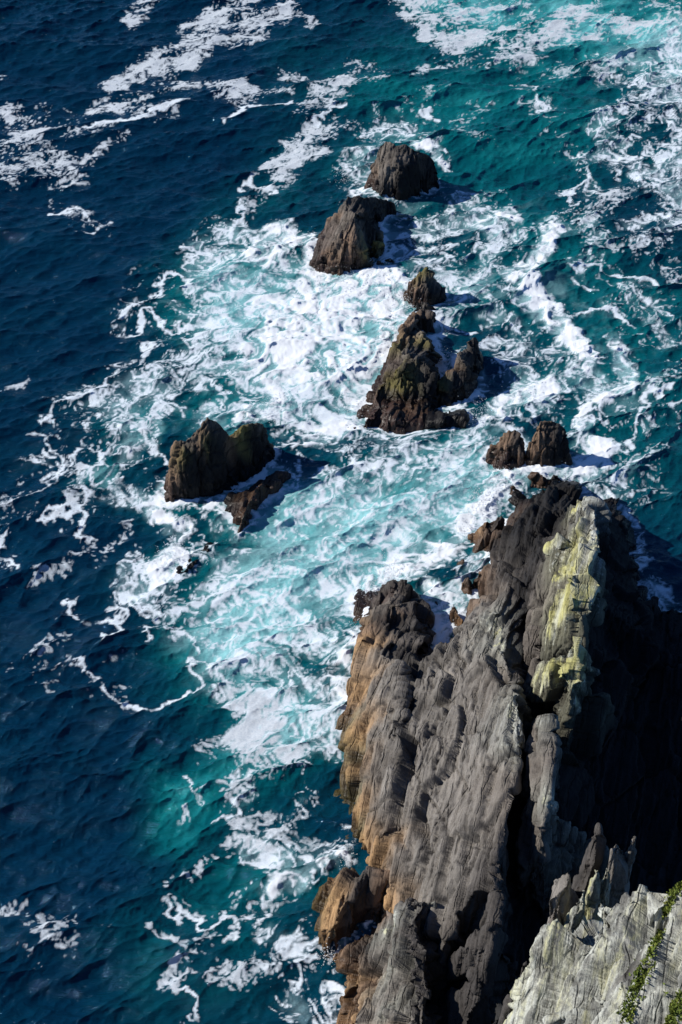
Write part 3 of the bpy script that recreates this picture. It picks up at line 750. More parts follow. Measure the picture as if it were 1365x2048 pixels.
# foam drifting as rafts (r), foam stretched into lace (c), tumbling white water (w); then water full of fine bubbles (a)
STROKES = [
    # ---- rafts
    ('r', .92, 30, (232, 150), (280, 135), (330, 120), (380, 85), (430, 45), (500, 5)), ('r', .85, 22, (340, 130), (400, 95), (460, 70), (520, 45), (580, 15)),
    ('r', .8, 14, (235, 50), (260, 25), (300, 0)), ('r', .8, 16, (570, 0), (610, 10), (630, 35)), ('r', .68, 22, (215, 215), (265, 200), (320, 180), (380, 190)),
    ('r', .48, 18, (150, 260), (210, 250), (270, 235), (360, 245)), ('r', .55, 12, (480, 90), (520, 80), (560, 65)), ('r', .85, 26, (440, 195), (480, 205), (510, 190)),
    ('r', .6, 10, (520, 190), (585, 192)), ('r', .92, 24, (0, 245), (25, 260), (55, 275)), ('r', .62, 36, (10, 290), (70, 310), (130, 330)), ('r', .8, 14, (0, 325), (30, 340)),
    ('r', .4, 30, (60, 235), (140, 255)), ('r', .6, 10, (175, 325), (210, 300), (265, 275)), ('r', .42, 18, (85, 380), (110, 410), (125, 450), (160, 455)), ('r', .75, 10, (0, 140), (20, 150)),
    ('r', .8, 26, (650, 200), (670, 180), (690, 165)), ('r', .55, 22, (600, 250), (640, 230), (660, 210), (620, 150)), ('r', .97, 34, (575, 320), (600, 300), (612, 282)), ('r', .6, 18, (545, 375), (580, 350), (530, 345)),
    ('r', .55, 16, (580, 350), (560, 390), (530, 420)), ('r', .42, 20, (640, 250), (700, 270), (690, 300)),
    ('r', .95, 36, (812, 0), (830, 50), (848, 90)), ('r', .66, 50, (870, 20), (900, 60), (960, 50), (1040, 40)), ('r', .6, 16, (820, 130), (900, 120), (960, 130), (1000, 100)), ('r', .88, 26, (1020, 105), (1070, 90), (1110, 60), (1150, 30), (1200, 20)),
    ('r', .6, 26, (1180, 60), (1280, 20), (1350, 10)), ('r', .36, 40, (1050, 190), (1130, 150), (1250, 120)), ('r', .5, 16, (705, 110), (760, 155), (705, 160)), ('r', .3, 50, (1060, 170), (1100, 240)), ('r', .5, 22, (940, 5), (1000, 0), (1060, 20)),
    ('r', .28, 50, (850, 200), (900, 240), (960, 260)), ('r', .62, 34, (1190, 420), (1260, 400)), ('r', .55, 30, (1290, 500), (1350, 530), (1365, 560)),
    ('r', .55, 14, (110, 1060), (160, 1080), (180, 1120), (130, 1140), (100, 1145)), ('r', .66, 12, (190, 1140), (235, 1120), (240, 1090)), ('r', .62, 8, (0, 1115), (45, 1135)), ('r', .6, 10, (100, 1050), (130, 1030)),
    ('r', .35, 40, (200, 1380), (260, 1360)), ('r', .3, 60, (100, 1280), (60, 1340)), ('r', .28, 50, (370, 1450), (460, 1480)),
    ('r', .6, 9, (230, 1230), (250, 1250)), ('r', .88, 42, (510, 1385), (550, 1450), (590, 1500)), ('r', .6, 24, (545, 1545), (560, 1590), (590, 1560)), ('r', .6, 10, (505, 1640), (530, 1635)),
    ('r', .8, 13, (375, 1815), (390, 1790), (440, 1780), (480, 1745), (530, 1715), (590, 1690)), ('r', .7, 10, (540, 1870), (560, 1835), (530, 1890)), ('r', .5, 12, (370, 1860), (400, 1845), (420, 1850)), ('r', .6, 9, (450, 1865), (465, 1890), (400, 1920), (385, 1940)),
    ('r', .66, 14, (335, 1995), (370, 1975), (412, 1963)), ('r', .55, 22, (400, 1980), (470, 2000), (530, 2000)), ('r', .75, 10, (0, 1850), (30, 1860), (55, 1865)), ('r', .42, 34, (50, 1900), (90, 1940), (160, 1950)), ('r', .5, 7, (200, 1940), (240, 1925)), ('r', .7, 12, (350, 1920), (360, 1935)),
    ('r', .45, 8, (0, 750), (45, 742)), ('r', .35, 60, (20, 1000), (60, 960)), ('r', .4, 12, (480, 1960), (530, 1920)), ('r', .5, 22, (560, 1660), (600, 1640), (640, 1610)),
    # ---- lace
    ('c', .85, 46, (1365, 60), (1340, 160), (1330, 230), (1350, 320), (1365, 400)), ('c', .66, 45, (1290, 120), (1300, 200), (1260, 250)), ('c', .6, 60, (1230, 280), (1290, 300), (1340, 290)), ('c', .45, 50, (1180, 330), (1190, 420), (1230, 470)),
    ('c', .6, 35, (1310, 380), (1350, 400), (1340, 470)), ('c', .42, 60, (1200, 560), (1290, 620), (1340, 700)), ('c', .36, 80, (1330, 800), (1340, 900), (1300, 980)), ('c', .75, 50, (1180, 740), (1200, 790), (1210, 830)), ('c', .3, 90, (1300, 760), (1310, 860)),
    ('c', .9, 110, (470, 650), (560, 720), (700, 740)), ('c', .7, 60, (420, 510), (480, 500), (540, 550)), ('c', .55, 45, (415, 600), (450, 680)), ('c', .8, 60, (700, 800), (640, 780), (590, 760)),
    ('c', .62, 36, (500, 740), (400, 740), (300, 760), (220, 790), (190, 830)), ('c', .5, 18, (180, 765), (220, 745), (280, 705), (350, 690), (420, 680)), ('c', .7, 38, (340, 770), (250, 820), (200, 880), (180, 940)), ('c', .78, 45, (200, 920), (250, 900), (300, 870)),
    ('c', .6, 50, (110, 920), (140, 980), (200, 1000)), ('c', .7, 36, (220, 980), (260, 1010), (300, 1020)), ('c', .42, 40, (20, 900), (50, 950), (0, 1060)), ('c', .4, 36, (60, 830), (100, 800), (130, 790)), ('c', .34, 34, (270, 600), (370, 600)), ('c', .3, 34, (270, 670), (390, 655)),
    ('c', .72, 60, (540, 740), (480, 770), (430, 790)), ('c', .75, 50, (470, 720), (400, 760), (340, 800)), ('c', .5, 34, (100, 870), (130, 830), (190, 800)),
    ('c', .78, 18, (255, 1160), (265, 1200), (310, 1225), (370, 1228), (430, 1212), (500, 1190)), ('c', .6, 22, (310, 1040), (380, 1050), (440, 1060)), ('c', .62, 26, (270, 1150), (300, 1200), (380, 1205), (470, 1170)), ('c', .5, 22, (300, 1250), (400, 1245), (430, 1260)),
    ('c', .66, 110, (600, 1000), (700, 980), (850, 960)), ('c', .78, 60, (740, 875), (860, 870), (960, 885)), ('c', .64, 100, (700, 1080), (820, 1020), (950, 960)), ('c', .66, 60, (560, 1180), (650, 1150), (760, 1110)), ('c', .5, 50, (460, 1080), (540, 1020), (600, 960)),
    ('c', .86, 66, (520, 1250), (600, 1250), (680, 1230)), ('c', .84, 80, (500, 1330), (600, 1330), (680, 1330)), ('c', .8, 66, (540, 1400), (640, 1380), (690, 1350)), ('c', .6, 40, (600, 1480), (650, 1450), (690, 1420)), ('c', .36, 50, (560, 1560), (640, 1560)),
    ('c', .45, 40, (590, 1700), (640, 1650), (680, 1600)), ('c', .66, 40, (590, 1720), (640, 1690), (690, 1680)), ('c', .62, 60, (560, 1950), (600, 1990), (580, 2040)), ('c', .45, 60, (520, 1860), (600, 1900)),
    ('c', .6, 50, (1150, 900), (1220, 880)), ('c', .5, 50, (1240, 960), (1300, 920)), ('c', .35, 60, (1200, 1000), (1320, 1000)),
    ('c', .74, 70, (800, 470), (880, 460), (960, 480)), ('c', .68, 70, (860, 520), (940, 540), (1000, 500)), ('c', .74, 50, (900, 620), (960, 570), (990, 540)), ('c', .6, 60, (1000, 740), (1080, 720)), ('c', .52, 70, (1000, 660), (1080, 700)), ('c', .6, 60, (1080, 830), (1130, 780)),
    ('c', .75, 20, (760, 260), (820, 258), (885, 300)), ('c', .66, 34, (720, 300), (700, 350), (740, 260)), ('c', .55, 26, (520, 400), (545, 440), (560, 470)), ('c', .5, 20, (850, 400), (920, 395), (1000, 395)),
    # ---- white water
    ('w', .9, 18, (905, 440), (960, 430), (1020, 435)), ('w', .95, 13, (1075, 460), (1125, 450)), ('w', .95, 22, (1090, 475), (1105, 510), (1080, 545), (1030, 585)), ('w', .95, 26, (1070, 610), (1110, 640), (1150, 680), (1190, 720)), ('w', .8, 24, (1230, 680), (1260, 720), (1265, 770), (1220, 820), (1190, 850)),
    ('w', .95, 34, (560, 520), (610, 490), (630, 470)), ('w', .95, 44, (640, 575), (700, 575), (770, 570), (815, 600)), ('w', .9, 64, (560, 640), (640, 650), (720, 640), (790, 650)), ('w', .85, 56, (540, 690), (620, 710), (720, 700), (765, 700)), ('w', .6, 40, (480, 720), (560, 700)),
    ('w', .85, 28, (530, 815), (570, 815), (575, 770)), ('w', .78, 38, (640, 850), (690, 800), (720, 780)), ('w', .85, 26, (310, 1060), (360, 1090), (400, 1080), (380, 1120), (350, 1160), (320, 1180)),
    ('w', .95, 40, (960, 990), (1000, 970), (1050, 955)), ('w', .95, 36, (900, 1080), (930, 1040), (990, 990)), ('w', .95, 34, (720, 1200), (780, 1150), (850, 1140), (910, 1100)), ('w', .9, 26, (905, 1230), (890, 1280)), ('w', .85, 30, (850, 1180), (870, 1220), (890, 1270)),
    ('w', .85, 24, (1140, 965), (1180, 940), (1240, 890)), ('w', .9, 22, (890, 660), (882, 710), (878, 740)), ('w', .9, 36, (950, 840), (1010, 800), (1090, 790)), ('w', .85, 12, (840, 285), (885, 300), (880, 320)), ('w', .75, 24, (690, 370), (730, 340)),
    ('w', .8, 20, (570, 1800), (610, 1770), (660, 1730), (700, 1712)), ('w', .42, 26, (645, 1925), (655, 1980), (630, 2030)), ('w', .8, 10, (690, 1890), (730, 1855), (770, 1832)), ('w', .7, 26, (690, 1330), (690, 1290), (700, 1240)), ('w', .7, 16, (500, 960), (470, 1010), (440, 1050)),
    ('w', .6, 30, (300, 880), (230, 930)), ('w', .7, 18, (300, 1010), (330, 1030), (300, 1060)), ('w', .8, 14, (760, 1208), (768, 1222)),
    # ---- bubble-clouded water
    ('a', 1.0, 150, (480, 1260), (560, 1190), (700, 1080), (850, 970)), ('a', .85, 110, (510, 1330), (600, 1400)), ('a', .95, 120, (560, 1100), (650, 1020)), ('a', .86, 60, (400, 1600), (480, 1580)), ('a', .64, 120, (420, 1620), (520, 1560), (580, 1480)), ('a', .95, 150, (480, 600), (600, 650), (760, 650)), ('a', .72, 110, (480, 800), (560, 760), (640, 760)),
    ('a', .78, 40, (150, 965), (190, 970)), ('a', .7, 50, (270, 860), (330, 850)), ('a', .4, 110, (200, 900), (330, 800)), ('a', .95, 100, (900, 10), (1100, 10), (1365, 60)), ('a', .85, 60, (1250, 90), (1340, 100)), ('a', .56, 230, (850, 250), (1100, 190)), ('a', .52, 220, (1000, 450), (1200, 600), (1250, 800)), ('a', .42, 140, (480, 1850), (600, 1750)), ('a', .3, 120, (330, 1960), (560, 1950)), ('a', .3, 80, (600, 330), (560, 400), (500, 450)), ('a', .62, 90, (860, 620), (960, 560)), ('a', .6, 60, (1100, 780), (1010, 800)),
]

# single drifting threads of foam
LINES = [('l', 1, w * .55, *p) for w, *p in (
    (9, (170, 1195), (185, 1235), (220, 1250), (240, 1290), (175, 1310)), (8, (290, 1330), (310, 1310), (290, 1275), (350, 1255), (400, 1260), (430, 1285)),
    (10, (120, 1320), (130, 1350), (165, 1370), (165, 1390), (220, 1410), (290, 1405), (370, 1395), (400, 1360), (385, 1330), (440, 1310), (480, 1280)),
    (9, (0, 1080), (10, 1110), (45, 1135)), (8, (20, 1010), (60, 980), (50, 930), (90, 900)), (9, (100, 1050), (140, 1030), (160, 1060)), (8, (230, 1230), (255, 1250), (240, 1270)),
    (10, (60, 850), (110, 800), (170, 780), (230, 740), (300, 700)), (9, (270, 640), (300, 600), (350, 590), (380, 610)), (8, (260, 670), (300, 650), (340, 680), (390, 660)),
    (12, (255, 1170), (262, 1205), (310, 1230), (380, 1232), (440, 1210)), (10, (275, 1165), (290, 1200), (350, 1215), (430, 1195), (500, 1175)), (9, (240, 1180), (260, 1225), (320, 1250), (400, 1245)),
    (9, (140, 980), (170, 1020), (150, 1060), (190, 1090)), (8, (0, 880), (40, 900), (30, 950), (70, 970)), (10, (120, 890), (150, 930), (130, 970)),
    (9, (505, 1640), (530, 1635), (560, 1600)), (9, (370, 1860), (400, 1845), (440, 1850), (460, 1880), (430, 1910)), (8, (500, 1860), (540, 1840), (560, 1820)), (9, (530, 1890), (560, 1860), (600, 1850)),
    (9, (340, 1990), (360, 2020), (380, 2048)), (8, (480, 2000), (530, 1990), (560, 1950)), (8, (390, 1650), (430, 1610), (450, 1640)), (8, (430, 1560), (480, 1590), (500, 1560)),
    (9, (520, 1290), (470, 1310), (470, 1340), (500, 1360)), (9, (1240, 960), (1280, 930), (1270, 880)), (9, (1290, 900), (1330, 860), (1320, 800), (1350, 770)), (9, (1300, 1000), (1345, 980)), (9, (1150, 640), (1200, 620), (1260, 650)), (9, (1220, 560), (1260, 540), (1330, 590)),
    (10, (1180, 330), (1195, 370), (1170, 410)), (9, (1050, 180), (1090, 200), (1080, 240)), (8, (860, 210), (880, 230)), (9, (170, 260), (230, 245), (300, 240), (370, 235)), (9, (460, 250), (500, 230), (560, 225)), (8, (80, 400), (110, 420), (130, 455), (155, 445)), (9, (540, 340), (520, 350), (560, 370)), (9, (330, 830), (300, 880), (320, 930)),
    (9, (620, 260), (640, 235), (670, 225)), (10, (480, 470), (520, 430), (540, 400)), (9, (380, 580), (400, 540), (430, 500)))]
FG = {c: np.zeros(FX.shape) for c in 'rcwal'}
t2x, t2y, tw = np.full(FX.shape, .35 * math.cos(2 * .45)), np.full(FX.shape, .35 * math.sin(2 * .45)), np.full(FX.shape, .35)
wA, wB = tile(512, 1.7, 501), tile(512, 1.7, 502)
JX = FX + 1.3 * samp(wA, FX / 38, FY / 38)
JY = FY + 1.3 * samp(wB, FX / 38, FY / 38)
LX = JX + .55 * samp(wB, FX / 13, FY / 13) + .22 * samp(wA, FX / 5, FY / 5)
LY = JY + .55 * samp(wA, FX / 13 + .5, FY / 13) + .22 * samp(wB, FX / 5, FY / 5 + .3)
for s in STROKES + LINES:
    kind, inten, wid = s[:3]
    for p0, p1 in zip(s[3:-1], s[4:]):
        a, b = P(*p0)[:2], P(*p1)[:2]
        mid = (a + b) / 2
        dist = math.hypot(np.linalg.norm(mid), CAM_H)
        sc = dist / FP
        fs = CAM_H / dist                             # the water is seen at a slant: widths run longer in depth
        R = wid * sc * (1.75 if kind == 'a' else 1.5)
        lo = np.minimum(a, b) - np.array([R, R / fs]) - 4
        hi = np.maximum(a, b) + np.array([R, R / fs]) + 4
        i0, i1 = np.searchsorted(AX[ix0:ix1], [lo[0], hi[0]])
        j0, j1 = np.searchsorted(AY[iy0:iy1], [lo[1], hi[1]])
        if i1 <= i0 or j1 <= j0:
            continue
        sl = (slice(i0, i1), slice(j0, j1))
        wx_, wy_ = (LX, LY) if kind == 'l' else (JX, JY)
        x, y = (wx_[sl] - a[0]), (wy_[sl] - a[1]) * fs
        d = np.array([b[0] - a[0], (b[1] - a[1]) * fs])
        l2 = d @ d
        t = np.clip((x * d[0] + y * d[1]) / l2, 0, 1)
        q = np.hypot(x - t * d[0], y - t * d[1]) / R
        val = inten * (1 - smooth(q, .25 if kind != 'a' else 0, 1))
        FG[kind][sl] = np.maximum(FG[kind][sl], val)
        if kind != 'a':
            th = 2 * math.atan2(b[1] - a[1], b[0] - a[0])
            wgt = 1 - smooth(q, 0, 1.6)
            t2x[sl] += wgt * math.cos(th)
            t2y[sl] += wgt * math.sin(th)

# foam gathers where the water meets rock
prox = np.zeros(FX.shape)
for pts in ALL_WATERLINE:
    i = ((pts[:, 0] - AX[ix0]) / STEP).astype(int)
    j = ((pts[:, 1] - AY[iy0]) / STEP).astype(int)
    ok = (i >= 0) & (j >= 0) & (i < FX.shape[0]) & (j < FX.shape[1])
    prox[i[ok], j[ok]] = 1


def blur(a, sx, sy=None):
    sy = sx if sy is None else sy
    kx, ky = np.fft.fftfreq(a.shape[0]), np.fft.rfftfreq(a.shape[1])
    g = np.exp(-2 * (math.pi * kx * sx / STEP) ** 2)[:, None] * np.exp(-2 * (math.pi * ky * sy / STEP) ** 2)[None, :]
    return np.fft.irfft2(np.fft.rfft2(a) * g, a.shape)


pn = np.clip(blur(prox, .9) * 5.5, 0, 1)
FG['w'] = np.maximum(FG['w'], .85 * np.clip(blur(prox, .45) * 4, 0, 1) * smooth(FY, 88, 96) * (.45 + .55 * np.clip(.5 + .6 * samp(wA, FX / 20, FY / 20), 0, 1)))
FG['c'] = np.maximum(FG['c'], .72 * pn * (.35 + .65 * smooth(FY, 82, 92)))
ang = .5 * np.arctan2(blur(t2y, 1.5), blur(t2x, 1.5)) + .35 * samp(wA, FX / 30 + .3, FY / 30)

# patterns, carried along by the eddies of the current: every point looks up where its water came from
psi = [tile(512, 3.0, 801, 3), tile(512, 3.0, 802, 4)]


def eddy(x, y):
    e = .02
    u = v_ = 0
    for t, L, g in ((psi[0], 44.0, 1.0), (psi[1], 17.0, .75)):
        c = samp(t, x / L, y / L)
        u = u + g * (samp(t, x / L, y / L + e) - c) / e
        v_ = v_ - g * (samp(t, x / L + e, y / L) - c) / e
    return u, v_


churn = np.clip(np.maximum(FG['c'], FG['w']) * 1.2, .25, 1)
WX, WY = FX.copy(), FY.copy()
for _ in range(10):
    u, v_ = eddy(WX, WY)
    WX -= .0065 * u * churn
    WY -= .0065 * v_ * churn


def cells(x, y, seed):
    """distance to the border between the two nearest of a scatter of points, and to the nearest point"""
    i, j = np.floor(x).astype(np.int64), np.floor(y).astype(np.int64)
    d1, d2 = np.full(x.shape, 9.0), np.full(x.shape, 9.0)
    for a in (-1, 0, 1):
        for b in (-1, 0, 1):
            ci, cj = i + a, j + b
            d = np.hypot(ci + hash3(ci, cj, ci * 0, seed) - x, cj + hash3(ci, cj, ci * 0, seed + 1) - y)
            d2 = np.minimum(d2, np.maximum(d1, d))
            d1 = np.minimum(d1, d)
    return d2 - d1, d1


def rank(a):
    """spread the values evenly over 0..1 so that a threshold is a share of covered water"""
    qs = np.linspace(0, 1, 257)
    return np.interp(a, np.quantile(a[::3, ::3], qs), qs)


def lic(src, n, step=1.3):
    acc = src.copy()
    I, J = np.meshgrid(np.arange(src.shape[0]), np.arange(src.shape[1]), indexing='ij')
    for sgn in (1, -1):
        x, y = I.astype(float), J.astype(float)
        for _ in range(n):
            ii, jj = np.clip(x.astype(int), 0, src.shape[0] - 1), np.clip(y.astype(int), 0, src.shape[1] - 1)
            a = ang[ii, jj]
            x += sgn * step * np.cos(a)
            y += sgn * step * np.sin(a)
            acc += src[np.clip(x.astype(int), 0, src.shape[0] - 1), np.clip(y.astype(int), 0, src.shape[1] - 1)]
    return acc / (2 * n + 1)


T0, T1, T2, T3 = tile(1024, 1.7, 600, 3), tile(1024, 1.5, 601, 4), tile(1024, 2.4, 602, 3), tile(1024, 2.2, 603, 10)
cs, sn = math.cos(.42), math.sin(.42)
CX, CY = WX * cs + WY * sn, -WX * sn + WY * cs
KX = CX + .45 * samp(T2, CX / 9, CY / 9) + .07 * samp(T3, CX / 7, CY / 7)
KY = CY + .45 * samp(T2, CX / 9 + .5, CY / 9) + .07 * samp(T3, CX / 7 + .5, CY / 7)
fib = rank(lic(samp(T1, WX / 16, WY / 16), 9))                   # fibres drawn out along the flow
fbm = rank(samp(T0, CX / 30, CY / 19) + .25 * samp(T1, CX / 9, CY / 7))
big = rank(samp(T2, CX / 40, CY / 30) + .35 * samp(T0, CX / 18, CY / 14))
b1, p1_ = cells(KX / 2.7, KY / 1.8, 1)
b2, p2_ = cells(KX / 1.2 + 7.3, KY / .85, 5)
b4, _q = cells(KX / .62 + 1.7, KY / .46, 13)
b3, _p = cells(KX / 5.0 + 3.1, KY / 3.0, 9)
D = FG['c']
Wd = FG['w']
R = FG['r'] * .85
# threads: border distance in metres against a thread width that grows with the amount of foam
wd = .035 + .16 * D ** 1.5 * (.2 + fib)
th1 = 1 - smooth(b1 * 1.1, wd * .3, wd * 1.7)
th2 = (1 - smooth(b2 * .5, wd * .2, wd * .9)) * smooth(fbm + D, 1.05, 1.4)
th3 = 1 - smooth(b3 * 2.0, wd * .4, wd * 1.9)
thread = np.maximum.reduce([th1 * smooth(big + 1.1 * D, .80, 1.1), th2 * .85, th3 * smooth(fib + D, .8, 1.1)]) * smooth(D, .04, .25)
thread *= .5 + .5 * smooth(fib, .05, .5)
# tumbling foam: streaky, torn, with milky edges
tor = rank(.55 * fbm + .22 * fib + .30 * (1 - np.clip(b1 * 1.4, 0, 1)) + .15 * (1 - np.clip(b2 * 1.4, 0, 1)))
dense = smooth(tor + 1.02 * np.maximum(Wd, .31 * D), .97, 1.55)
open_ = np.maximum(smooth(b4, .22, .6), .8 * smooth(b2, .35, .8))            # little windows between the bubbles' walls
dense *= 1 - open_ * np.clip(1.25 - 1.05 * tor * (.45 + Wd), 0, .8)
# quiet rafts: closed sheets with round holes and ragged borders
sheet = rank(.5 * fbm + .2 * big + .12 * fib + .11 * samp(T1, CX / 9, CY / 4.6) + .07 * samp(T3, CX / 8, CY / 4))
hole = smooth(p2_, .20, .30) * smooth(p1_, .12, .18)
raft = smooth(sheet + R, 1.06, 1.12) * np.where(sheet + R > 1.35, 1, hole) * (R > .02)
flake = smooth(rank(samp(T3, CX / 8, CY / 5.5) + .6 * samp(T0, CX / 20, CY / 14)) + .42 * R, 1.10, 1.13) * (R > .02)
raft *= 1 - .85 * smooth(b4, .15, .5) * (1 - smooth(sheet + R, 1.12, 1.42))
raft = np.maximum(raft * (.55 + .4 * smooth(sheet + R + .3 * (fib - .5), 1.1, 1.5)), flake * .75)
veil = .5 * smooth(np.maximum(1.1 * Wd, .8 * D) + .5 * (big - .5) + .3 * (fib - .5), .4, 1.0)
line = smooth(FG['l'] + .5 * (fib - .5) + .35 * (fbm - .5), .55, .95) * smooth(FG['l'], .05, .3) * .9
thread = np.maximum(thread, .9 * (1 - smooth(b1, .03, .11)) * smooth(Wd, .1, .5))
alpha = 1 - (1 - thread) * (1 - dense) * (1 - raft) * (1 - line)
cover = alpha
solid = np.clip(Wd * 1.2, 0, 1) * dense
mist = np.clip(np.maximum(veil, .42 * smooth(FG['a'] + .35 * (fbm - .5) + .25 * (fib - .5), .45, 1.0) * smooth(blur(np.maximum(D, Wd), 3.0), .12, .45)), 0, 1)
aer = np.clip(np.maximum(FG['a'] * (.86 + .22 * big + .14 * (fib - .5)), .8 * np.clip(blur(np.maximum(thread * .9, dense), 1.3) * 1.3, 0, 1)) + .05 * (big - .5), 0, 1)

# waves
def ocean(n, L, lam, wind, spread, seed):
    r = np.random.default_rng(seed)
    k1 = np.fft.fftfreq(n) * n * 2 * math.pi / L
    KX, KY = np.meshgrid(k1, k1, indexing='ij')
    K = np.hypot(KX, KY)
    K[0, 0] = 1
    kp = 2 * math.pi / lam
    cosw = (KX * math.cos(wind) + KY * math.sin(wind)) / K
    Sp = np.exp(-1.0 * (kp / K) ** 2) * K ** -3.3 * np.abs(cosw) ** spread
    Sp[0, 0] = 0
    h = np.fft.fft2(r.standard_normal((n, n))) * np.sqrt(Sp)
    f = lambda a: np.real(np.fft.ifft2(a))
    H, DX, DY = f(h), f(1j * KX / K * h), f(1j * KY / K * h)
    s = H.std()
    return H / s, DX / s, DY / s


# the sheet: rows and columns lie closer together near the cliff, and run out to the horizon
yi = [50.0]
while yi[-1] < 212:
    yi.append(yi[-1] + .112 + .108 * (yi[-1] - 50) / 162)
tail = np.cumsum(.2 * 1.34 ** np.arange(1, 34))
MY = np.concatenate([yi[0] - tail[::-1], yi, yi[-1] + tail])
xi = np.linspace(-1, 1, 660)
MXI = np.concatenate([-1 - tail[::-1] / 50, xi, 1 + tail / 50])
half = np.interp(MY, [50, 212], [27.0, 51.0])
GX = MXI[:, None] * half[None, :] + 1.0
GY = np.repeat(MY[None, :], len(MXI), 0)


def to_mesh(a, fill=0.0):
    """carry a raster value over to the vertices of the sheet"""
    i, j = (GX - AX[0]) / STEP, (GY - AY[0]) / STEP
    ins = (i >= 0) & (j >= 0) & (i < len(AX) - 1.01) & (j < len(AY) - 1.01)
    i, j = np.clip(i, 0, len(AX) - 1.01), np.clip(j, 0, len(AY) - 1.01)
    i0, j0 = i.astype(int), j.astype(int)
    fx, fy = i - i0, j - j0
    o = (a[i0, j0] * (1 - fx) + a[i0 + 1, j0] * fx) * (1 - fy) + (a[i0, j0 + 1] * (1 - fx) + a[i0 + 1, j0 + 1] * fx) * fy
    return np.where(ins, o, fill)


Zc, DXc, DYc = np.zeros(GX.shape), np.zeros(GX.shape), np.zeros(GX.shape)
far = np.clip(1.6 - np.maximum(np.abs(GX) / 160, np.abs(GY - 130) / 180), 0, 1)
for n, L, lam, wind, sp, seed, hgt, chop in ((512, 71, 11, 2.03, 3, 5, .115, 1.1), (512, 29, 3.6, 2.2, 2, 6, .034, 1.2), (512, 113, 26, 1.85, 6, 8, .36, .8)):
    H, DX, DY = ocean(n, L, lam, wind, sp, seed)
    U, V = GX / L, GY / L
    if L < 100:
        hgt = hgt * (.75 + .4 * np.tanh(samp(wA, GX / 140 + .1 * seed, GY / 140))) * (1 - .55 * to_mesh(blur(cover, 1.5)))
    Zc += hgt * samp(H, U, V)
    DXc += hgt * chop * samp(DX, U, V)
    DYc += hgt * chop * samp(DY, U, V)
Zc *= far
DXc *= far
DYc *= far
bil = np.minimum(np.abs(samp(tile(1024, 2.3, 700, 6), FX / 24, FY / 24)), 1.8)
bil2 = np.minimum(np.abs(samp(tile(1024, 2.1, 701, 8), FX / 7, FY / 7)), 1.6)
froth = blur(solid, .15) * (.03 + .05 * bil + .07 * bil2) + .03 * blur(alpha, .1) + .08 * blur(Wd, 1.2) * (bil - .4) + .05 * Wd * tor
Zc = Zc * (1 - .3 * to_mesh(blur(cover, 2.0))) + to_mesh(froth)
nx, ny = GX.shape
v = np.stack([(GX + DXc).ravel(), (GY + DYc).ravel(), Zc.ravel()], 1)
idx = np.arange(nx * ny).reshape(nx, ny)
q = np.stack([idx[:-1, :-1], idx[1:, :-1], idx[1:, 1:], idx[:-1, 1:]], -1).reshape(-1, 4)
me = mesh_from('sea', v, q)
me.polygons.foreach_set('use_smooth', np.ones(len(q), bool))
for nm, arr, fl in (('foam', alpha, 0), ('froth', solid, 0), ('bubbles', aer, .05), ('milk', mist, 0), ('raft', raft, 0)):
    fattr(me, nm, to_mesh(arr, fl).ravel())


